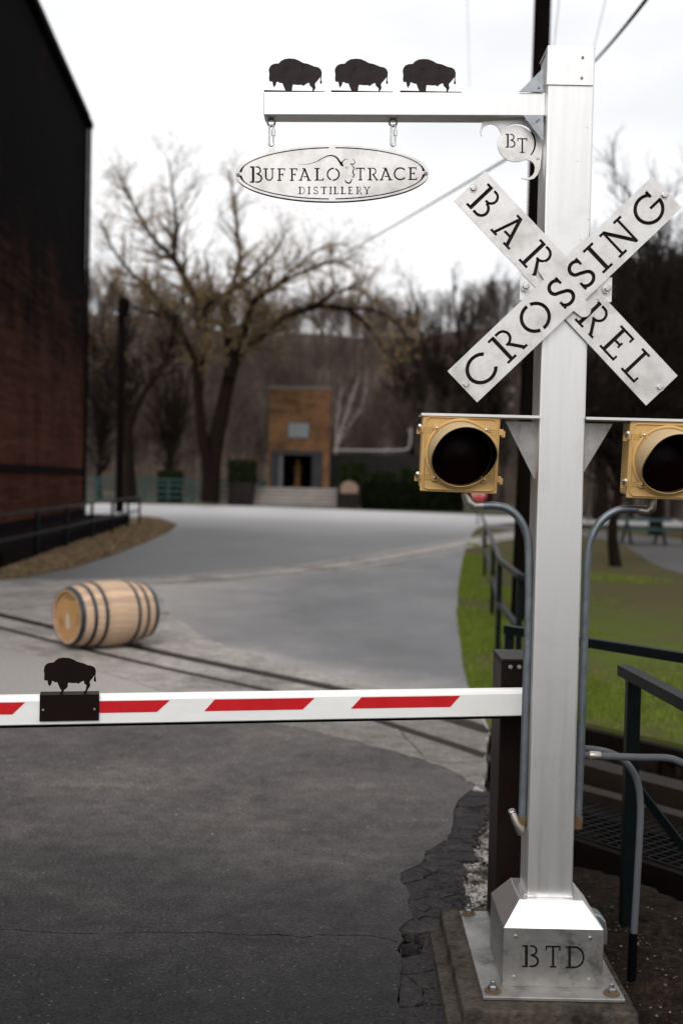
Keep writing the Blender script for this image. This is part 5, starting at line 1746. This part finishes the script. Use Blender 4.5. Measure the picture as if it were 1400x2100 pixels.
solo('handrail_pipe', MB().tube(catmull(pp, 4) + [pp[-1] + Vector((0, 3, 0))], .07, 8), M['white_pipe'], (pp[0].x, 84, pp[0].z), 'pale pipe running over the dark wall and turning up', 'pipe', smooth=60)
part('pipe_support', MB().box((pp[2].x - .06, 83.9, -.1), (pp[2].x + .06, 84.1, pp[2].z)), M['dark_wall'], bpy.data.objects['handrail_pipe'])

# ------------------------------------------------------------------ stop sign
sb = gnd(979, 1076)
sr = .37
sz = CAMZ - (1028 - 990) / 2400 * sb.y + sr * .93
t = thing('stop_sign', 'red octagonal stop sign on a thin green post by the far grass', 'sign', (sb.x, sb.y, 0))
part('post', MB().bar((sb.x, sb.y + .04, -.1), (sb.x, sb.y + .04, sz + .2), .05, .05), M['green'], t)
part('face', plate(MB(), [[(sb.x + sr * cos(radians(22.5 + 45 * i)), sz + sr * sin(radians(22.5 + 45 * i))) for i in range(8)]], [], XZ((0, sb.y, 0)), .01), M['stop'], t)
hh = .22
tx = 0
wf = [put(ch, sb.x + dx, sz - hh / 2, hh, wd) for ch, dx, wd in (('S', -.22, .12), ('T', -.07, .13), ('O', .08, .15))]
wf.append([rect(sb.x + .185, sz - hh / 2, sb.x + .215, sz + hh / 2), ring(sb.x + .215, sz + hh * .24, .05, hh * .2, -90, 90, .03)])
mb = MB()
for g in wf:
    plate(mb, g, [], XZ((0, sb.y - .004, 0)), .003)
part('lettering', mb, M['white'], bpy.data.objects[t.name])

# ------------------------------------------------------------------ poles and wires
ub = at(1068, 1180, 14.5)
utop = at(1116, -40, 14.5)
solo('utility_pole', MB().tube([(ub.x, 14.5, -.2), ((ub.x + utop.x) / 2 + .01, 14.5, 3.8), (utop.x, 14.5, utop.z + 2.5)], [.125, .112, .098], 20), M['pole'], (ub.x, 14.5, 0), 'tall black wooden utility pole behind the crossing post', 'pole', smooth=60)
lp2 = at(251, 700, 54)
t = thing('utility_pole', 'distant black utility pole in front of the bare trees at left', 'pole', (lp2.x, 54, 0))
part('shaft', MB().tube([(lp2.x, 54, -.2), (lp2.x - .05, 54, zat(252, 618, 54))], [.2, .15], 12), M['pole'], t, smooth=60)
part('transformer', MB().lathe([(.05, 0), (.28, .05), (.28, .75), (.1, .85)], 14, Matrix.Translation((lp2.x + .1, 53.7, zat(252, 650, 54)))), M['pole'], t, smooth=40)
def wire(a, b, sag, r, label, name='wire'):
    a, b = Vector(a), Vector(b)
    pts = [a.lerp(b, i / 14) - Vector((0, 0, sag * 4 * (i / 14) * (1 - i / 14))) for i in range(15)]
    return solo(name, MB().tube(pts, r, 6), M['cable'], a, label, 'cable', smooth=60)
wire(at(1098, 290, 14.4), at(560, 592, 62), .15, .016, 'slack cable stretching from the black pole toward the big tree', 'cable')
wire(at(1216, 128, 14.3), at(1345, -28, 8.0), .02, .016, 'thick dark guy wire rising from behind the post top', 'guy_wire')
wire(at(1128, 160, 14.6), at(1150, -40, 11), .0, .0035, 'hair-thin wire close beside the black pole top', 'wire')
wire(at(1214, 110, 16), at(1248, -30, 12), .0, .0035, 'hair-thin wire right of the post cap', 'wire')
wire(at(957, -30, 30), at(962, 180, 40), .0, .006, 'hair-thin wire in the open sky above the arm', 'wire')

# ------------------------------------------------------------------ trees
def prisms(P0, P1, R0, R1, n):
    d = P1 - P0
    l = np.linalg.norm(d, axis=1)[:, None]
    d = d / np.maximum(l, 1e-6)
    ref = np.where(np.abs(d[:, 2:3]) > .9, np.array([[1., 0, 0]]), np.array([[0, 0, 1.]]))
    a = np.cross(d, ref)
    a /= np.linalg.norm(a, axis=1)[:, None]
    b = np.cross(d, a)
    th = np.arange(n) * 2 * pi / n
    off_ = a[:, None] * np.cos(th)[None, :, None] + b[:, None] * np.sin(th)[None, :, None]
    V = np.concatenate([P0[:, None] + off_ * R0[:, None, None], P1[:, None] + off_ * R1[:, None, None]], 1)
    N = len(P0)
    j = np.arange(n)
    q = np.stack([j, (j + 1) % n, (j + 1) % n + n, j + n], 1)
    Fq = q[None] + (np.arange(N) * 2 * n)[:, None, None]
    return V.reshape(-1, 3), Fq.reshape(-1, 4)
def grow(P0, P1, R0, R1, LL, levels, rng, up=.25):
    """P0..R1 parent segments, LL a child length for each; returns the branch segments of all levels"""
    out = [[], [], [], []]
    tips = []
    for (k, ang, lr, rmin) in levels:
        N = len(P0)
        idx = np.repeat(np.arange(N), k)
        t = rng.uniform(.15, 1, len(idx))
        s = P0[idx] + (P1[idx] - P0[idx]) * t[:, None]
        d = P1[idx] - P0[idx]
        d /= np.maximum(np.linalg.norm(d, axis=1)[:, None], 1e-6)
        r = rng.normal(0, 1, d.shape)
        r -= d * (r * d).sum(1)[:, None]
        r /= np.linalg.norm(r, axis=1)[:, None]
        a = np.radians(rng.normal(ang, ang * .3, len(idx)))[:, None]
        nd = d * np.cos(a) + r * np.sin(a) + np.array([[0, 0, up]])
        nd /= np.linalg.norm(nd, axis=1)[:, None]
        Ls = (LL[idx] * rng.uniform(.55, 1.15, len(idx)))
        rr = np.maximum((R0[idx] + (R1[idx] - R0[idx]) * t) * .62, rmin)
        bend = rng.normal(0, .16, d.shape)
        m = s + nd * (Ls * .5)[:, None]
        nd2 = nd + bend + np.array([[0, 0, up * .4]])
        nd2 /= np.linalg.norm(nd2, axis=1)[:, None]
        e = m + nd2 * (Ls * .5)[:, None]
        rm = np.maximum(rr * .7, rmin)
        re = np.maximum(rr * .35, rmin)
        A0, A1, B0, B1 = np.concatenate([s, m]), np.concatenate([m, e]), np.concatenate([rr, rm]), np.concatenate([rm, re])
        for o_, x in zip(out, (A0, A1, B0, B1)):
            o_.append(x)
        tips = e
        P0, P1, R0, R1 = A0, A1, B0, B1
        LL = np.concatenate([Ls, Ls]) * lr
    return [np.concatenate(x) for x in out], tips
def tree(name, label, limbs, child_len, levels, m_tr, m_tw, seed, buds=0, bud_size=.1, up=.25, group=None, skip=0.25):
    rng = np.random.default_rng(seed)
    base = limbs[0][0][0]
    t = thing(name, label, 'tree', (base[0], base[1], 0), group)
    mb = MB()
    P0, P1, R0, R1, LL = [], [], [], [], []
    for pts, r0, r1 in limbs:
        C = catmull(pts, 5)
        n = len(C)
        rad = [r0 + (r1 - r0) * (i / (n - 1)) ** .8 for i in range(n)]
        mb.tube(C, rad, 9, cap=True)
        for i in range(n - 1):
            if i / n < skip and limbs.index((pts, r0, r1)) < 2:
                continue
            P0.append(C[i][:]); P1.append(C[i + 1][:]); R0.append(rad[i]); R1.append(rad[i + 1])
            LL.append(child_len * (1.1 - .6 * i / n))
    part('trunk', mb, m_tr, t, smooth=60)
    (a, b, c, d), tips = grow(np.array(P0), np.array(P1), np.array(R0), np.array(R1), np.array(LL), levels, rng, up)
    V, Fq = prisms(a, b, c, d, 3)
    cr_ = npmesh('crown', V, Fq, m_tw, t)
    if buds:
        P = tips[rng.integers(0, len(tips), buds)] + rng.normal(0, bud_size, (buds, 3))
        u = rng.normal(0, 1, (buds, 3))
        u /= np.linalg.norm(u, axis=1)[:, None]
        v = np.cross(u, rng.normal(0, 1, (buds, 3)))
        v /= np.linalg.norm(v, axis=1)[:, None]
        s = rng.uniform(.4, 1, (buds, 1)) * bud_size
        V = np.stack([P - u * s, P + v * s * .6, P + u * s, P - v * s * .6], 1).reshape(-1, 3)
        npmesh('buds', V, np.arange(4 * buds).reshape(-1, 4), M['bud'], t)
    return t
def L3(pts, Y, r0, r1, dy=0.0):
    n = len(pts)
    return ([at(x, y, Y + dy * i / (n - 1)) for i, (x, y) in enumerate(pts)], r0, r1)
TY = 72.0
big = [
    L3([(432, 1010), (425, 950), (413, 880), (406, 800), (397, 740), (374, 685), (345, 645), (315, 600), (270, 560), (232, 510), (203, 450)], TY, .40, .05, -3),
    L3([(430, 1030), (438, 930), (456, 840), (471, 770), (490, 725), (530, 690), (580, 655), (640, 630), (700, 632), (748, 662), (792, 724)], TY, .62, .06, 2),
    L3([(470, 775), (468, 700), (465, 640), (478, 580), (492, 540), (486, 470), (480, 420), (470, 350)], TY, .32, .05, 4),
    L3([(490, 725), (505, 670), (520, 620), (560, 590), (612, 562), (672, 538), (720, 545)], TY, .27, .05, -4),
    L3([(406, 800), (416, 700), (410, 640), (385, 580), (355, 530), (320, 495), (285, 440), (262, 395), (238, 345)], TY, .34, .05, 3),
    L3([(356, 532), (362, 470), (356, 400), (345, 325)], TY, .16, .04, -2),
    L3([(412, 645), (440, 610), (468, 600), (520, 560), (560, 520), (590, 470)], TY, .2, .04, -4),
    L3([(345, 645), (300, 640), (250, 610), (215, 570)], TY, .16, .04, -3),
    L3([(640, 630), (690, 600), (730, 590), (760, 610)], TY, .14, .04, 2),
    L3([(560, 590), (610, 545), (665, 505), (715, 500)], TY, .13, .035, 3),
    L3([(700, 632), (760, 635), (810, 660), (840, 700)], TY, .12, .035, -2),
]
tree('shade_tree', 'huge spreading bare tree with forked trunk and yellowish spring buds', big, 3.0, [(1, 50, .68, .010), (2, 46, .66, .006), (2, 45, .66, .004)], M['bark'], M['twig'], 3, buds=16000, bud_size=.065, up=.16, skip=.34)
def simple(px, py, Y, top, fan, r, label, seed, name='bare_tree', m=None, tw=None, lv=None, cl=None, nl=6, lean=0, group='bare trees'):
    rng = random.Random(seed)
    base = at(px, py, Y)
    base.z = -.2 if Y < 96 else float(hillz(np.array(base.x), np.array(Y))) - .3
    H = zat(px, top, Y) - base.z
    limbs = []
    fork = base + Vector((lean * H * .12, 0, H * rng.uniform(.2, .3)))
    mid = base.lerp(fork, .5) + Vector((rng.uniform(-.02, .02) * H, 0, 0))
    tp = base + Vector((lean * H * .3, rng.uniform(-.05, .05) * H, H))
    limbs.append(([base, mid, fork, fork.lerp(tp, .4) + Vector((rng.uniform(-.05, .05) * H, 0, 0)), tp], r, r * .1))
    for k in range(nl):
        a = 2 * pi * (k + rng.uniform(-.3, .3)) / nl
        z0 = rng.uniform(.0, .45)
        s = fork.lerp(tp, z0 * .7)
        wdt = fan / 2400 * Y * rng.uniform(.55, 1.0)
        e = s + Vector((cos(a) * wdt, sin(a) * wdt * .7, (H - (s.z - base.z)) * rng.uniform(.55, .92)))
        m_ = s.lerp(e, .45) + Vector((cos(a) * wdt * .15, 0, -.03 * H))
        limbs.append(([s, m_, e], r * rng.uniform(.38, .55), r * .08))
    tree(name, label, limbs, cl or H * .17, lv or [(2, 42, .64, .013), (2, 40, .62, .010), (2, 40, .6, .008)], m or M['bark'], tw or M['twig_dark'], seed, up=.3, group=group, skip=.3)
vt_ = [
    L3([(268, 1030), (266, 960), (264, 890), (236, 810), (206, 740), (190, 690)], 62, .36, .05, 2),
    L3([(270, 1030), (267, 960), (265, 885), (288, 820), (330, 752), (352, 700), (360, 640)], 62, .34, .05, -2),
    L3([(265, 885), (262, 800), (256, 720), (262, 650)], 62, .22, .05, 1),
]
tree('bare_tree', 'dark V-forked bare tree beside the distant utility pole', vt_, 2.6, [(2, 42, .64, .013), (2, 42, .62, .010), (2, 40, .6, .008)], M['bark'], M['twig_dark'], 21, buds=1600, bud_size=.045, up=.3, group='bare trees', skip=.5)
simple(350, 1000, 88, 690, 60, .3, 'slim bare tree rising above the far teal fence', 31)
simple(205, 1000, 84, 640, 60, .3, 'bare tree half hidden behind the warehouse corner', 32)
bl_ = [L3([(682, 990), (690, 920), (705, 865), (722, 815), (735, 770)], 90, .14, .03, 1), L3([(684, 960), (690, 900), (694, 850), (700, 790)], 90, .09, .03, 1), L3([(690, 920), (712, 880), (735, 845), (752, 800)], 90, .08, .03, -1)]
tree('pale_tree', 'pale-barked leaning tree just right of the brick portal', bl_, 1.2, [(1, 35, .6, .012), (2, 38, .6, .010)], M['birch'], M['birch'], 33, up=.4)
simple(918, 960, 104, 545, 95, .5, 'tall bare tree on the hill foot left of the signal', 34)
simple(1000, 960, 100, 560, 80, .42, 'bare tree standing directly behind the left crossing signal', 35)
simple(840, 960, 110, 640, 60, .35, 'smaller bare tree above the pale pipe', 36)
simple(1264, 1160, 25, 500, 210, .15, 'near dark bare tree on the lawn right of the post', 37, cl=1.1, nl=8)
simple(1345, 1075, 42, 420, 190, .3, 'large dark bare tree at the right picture edge', 38, nl=9, cl=2.0, lv=[(3, 42, .64, .012), (3, 40, .62, .009), (2, 40, .6, .007)])
simple(1420, 1080, 36, 330, 210, .3, 'tall bare tree leaning in from the right picture edge', 39, nl=9, cl=2.1, lv=[(3, 42, .64, .012), (3, 40, .62, .009), (2, 40, .6, .007)])
simple(1225, 1050, 58, 540, 120, .34, 'bare tree right behind the crossing post', 40, nl=8)
simple(1300, 1040, 66, 500, 150, .4, 'broad bare tree behind the lawn bench', 41, nl=9, lv=[(3, 42, .64, .014), (3, 40, .62, .010), (2, 40, .6, .008)])
simple(1130, 1000, 90, 600, 110, .4, 'bare tree hidden mostly behind the crossing post', 42)

# woods on the hillside: one mass
protos = []
for s in range(6):
    rng = np.random.default_rng(100 + s)
    H = 1.0
    z = np.linspace(0, 1, 6)
    c = np.stack([np.cumsum(rng.normal(0, .012, 6)), np.cumsum(rng.normal(0, .012, 6)), z], 1)
    r = .014 * (1 - z * .85)
    a = [c[:-1], c[1:], r[:-1], r[1:]]
    g, _ = grow(c[2:-1], c[3:], r[2:-1], r[3:], np.array([.36, .3, .22]), [(5, 38, .6, .0032), (3, 40, .6, .0026)], rng, .3)
    a = [np.concatenate([x, y]) for x, y in zip(a, g)]
    protos.append(prisms(*a, 3))
VS, FS, nv = [], [], 0
def add_tree(x, y, z, h):
    global nv
    V, Fq = protos[NR.integers(0, 6)]
    a = NR.uniform(0, 2 * pi)
    R = np.array([[cos(a), -sin(a), 0], [sin(a), cos(a), 0], [0, 0, 1]])
    VS.append((V @ R.T) * (h * NR.uniform(.9, 1.2), h * NR.uniform(.9, 1.2), h) + (x, y, z))
    FS.append(Fq + nv)
    nv += len(V)
cnt = 0
while cnt < 1700:
    Y = 99 + 160 * NR.random() ** 1.15
    px = NR.uniform(-60, 1460)
    X = (px - 700) / 2400 * Y
    if px < 1130 and NR.random() < .35:
        continue
    add_tree(X, Y, float(hillz(np.array(X), np.array(Y))) - .2, NR.uniform(3.5, 9.0) * (1.15 if px > 1130 else 1))
    cnt += 1
for _ in range(170):
    Y = NR.uniform(56, 98)
    px = NR.uniform(1150, 1500)
    add_tree((px - 700) / 2400 * Y, Y, -.2, NR.uniform(6, 10))
o = npmesh('woods', np.concatenate(VS), np.concatenate(FS), M['hilltree'])
tag(o, 'grey-brown leafless woods covering the hillside', None, None, 'stuff')

# ------------------------------------------------------------------ far white house, bench on the lawn
hp = at(1027, 845, 150)
hz = float(hillz(np.array(hp.x), np.array(150.0)))
t = thing('house', 'distant white house glimpsed between bare trees below the crossbuck', 'house', (hp.x, 150, hz))
zc = hp.z
for x0_, x1_ in ((996, 1022), (1034, 1058)):
    a, b = at(x0_, 848, 150), at(x1_, 795, 150)
    part('gable_wall', MB().add([(a.x, 150, hz - .5), (b.x, 150, hz - .5), (b.x, 150, b.z - .5), ((a.x + b.x) / 2, 150, b.z + .4), (a.x, 150, b.z - .5), (a.x, 156, hz - .5), (b.x, 156, hz - .5), (b.x, 156, b.z - .5), ((a.x + b.x) / 2, 156, b.z + .4), (a.x, 156, b.z - .5)],
         [(0, 1, 2, 3, 4), (9, 8, 7, 6, 5), (1, 6, 7, 2), (0, 4, 9, 5)]), M['house'], t)
    part('roof', MB().add([(a.x - .1, 149.8, b.z - .5), ((a.x + b.x) / 2, 149.8, b.z + .55), (b.x + .1, 149.8, b.z - .5), (a.x - .1, 156, b.z - .5), ((a.x + b.x) / 2, 156, b.z + .55), (b.x + .1, 156, b.z - .5)], [(0, 1, 4, 3), (1, 2, 5, 4)]), M['roof'], t)
    wnd = part('window', MB().box(((a.x + b.x) / 2 - .3, 149.93, b.z - 1.9), ((a.x + b.x) / 2 + .3, 149.99, b.z - .9)), M['glass'], t)
bx = at(1318, 1085, 35)
t = thing('park_bench', 'dark green picnic bench standing on the far lawn at right', 'bench', (bx.x, 35, 0))
part('table_top', MB().box((bx.x - .75, 34.6, .68), (bx.x + .75, 35.3, .74)), M['teal'], t)
for y in (34.2, 35.5):
    part('seat', MB().box((bx.x - .75, y, .42), (bx.x + .75, y + .26, .47)), M['teal'], t)
for sx in (-.5, .5):
    part('leg', MB().bar((bx.x + sx, 34.35, -.02), (bx.x + sx, 35.0, .68), .06, .08), M['green'], t)
    part('leg', MB().bar((bx.x + sx, 35.6, -.02), (bx.x + sx, 34.95, .68), .06, .08), M['green'], t)
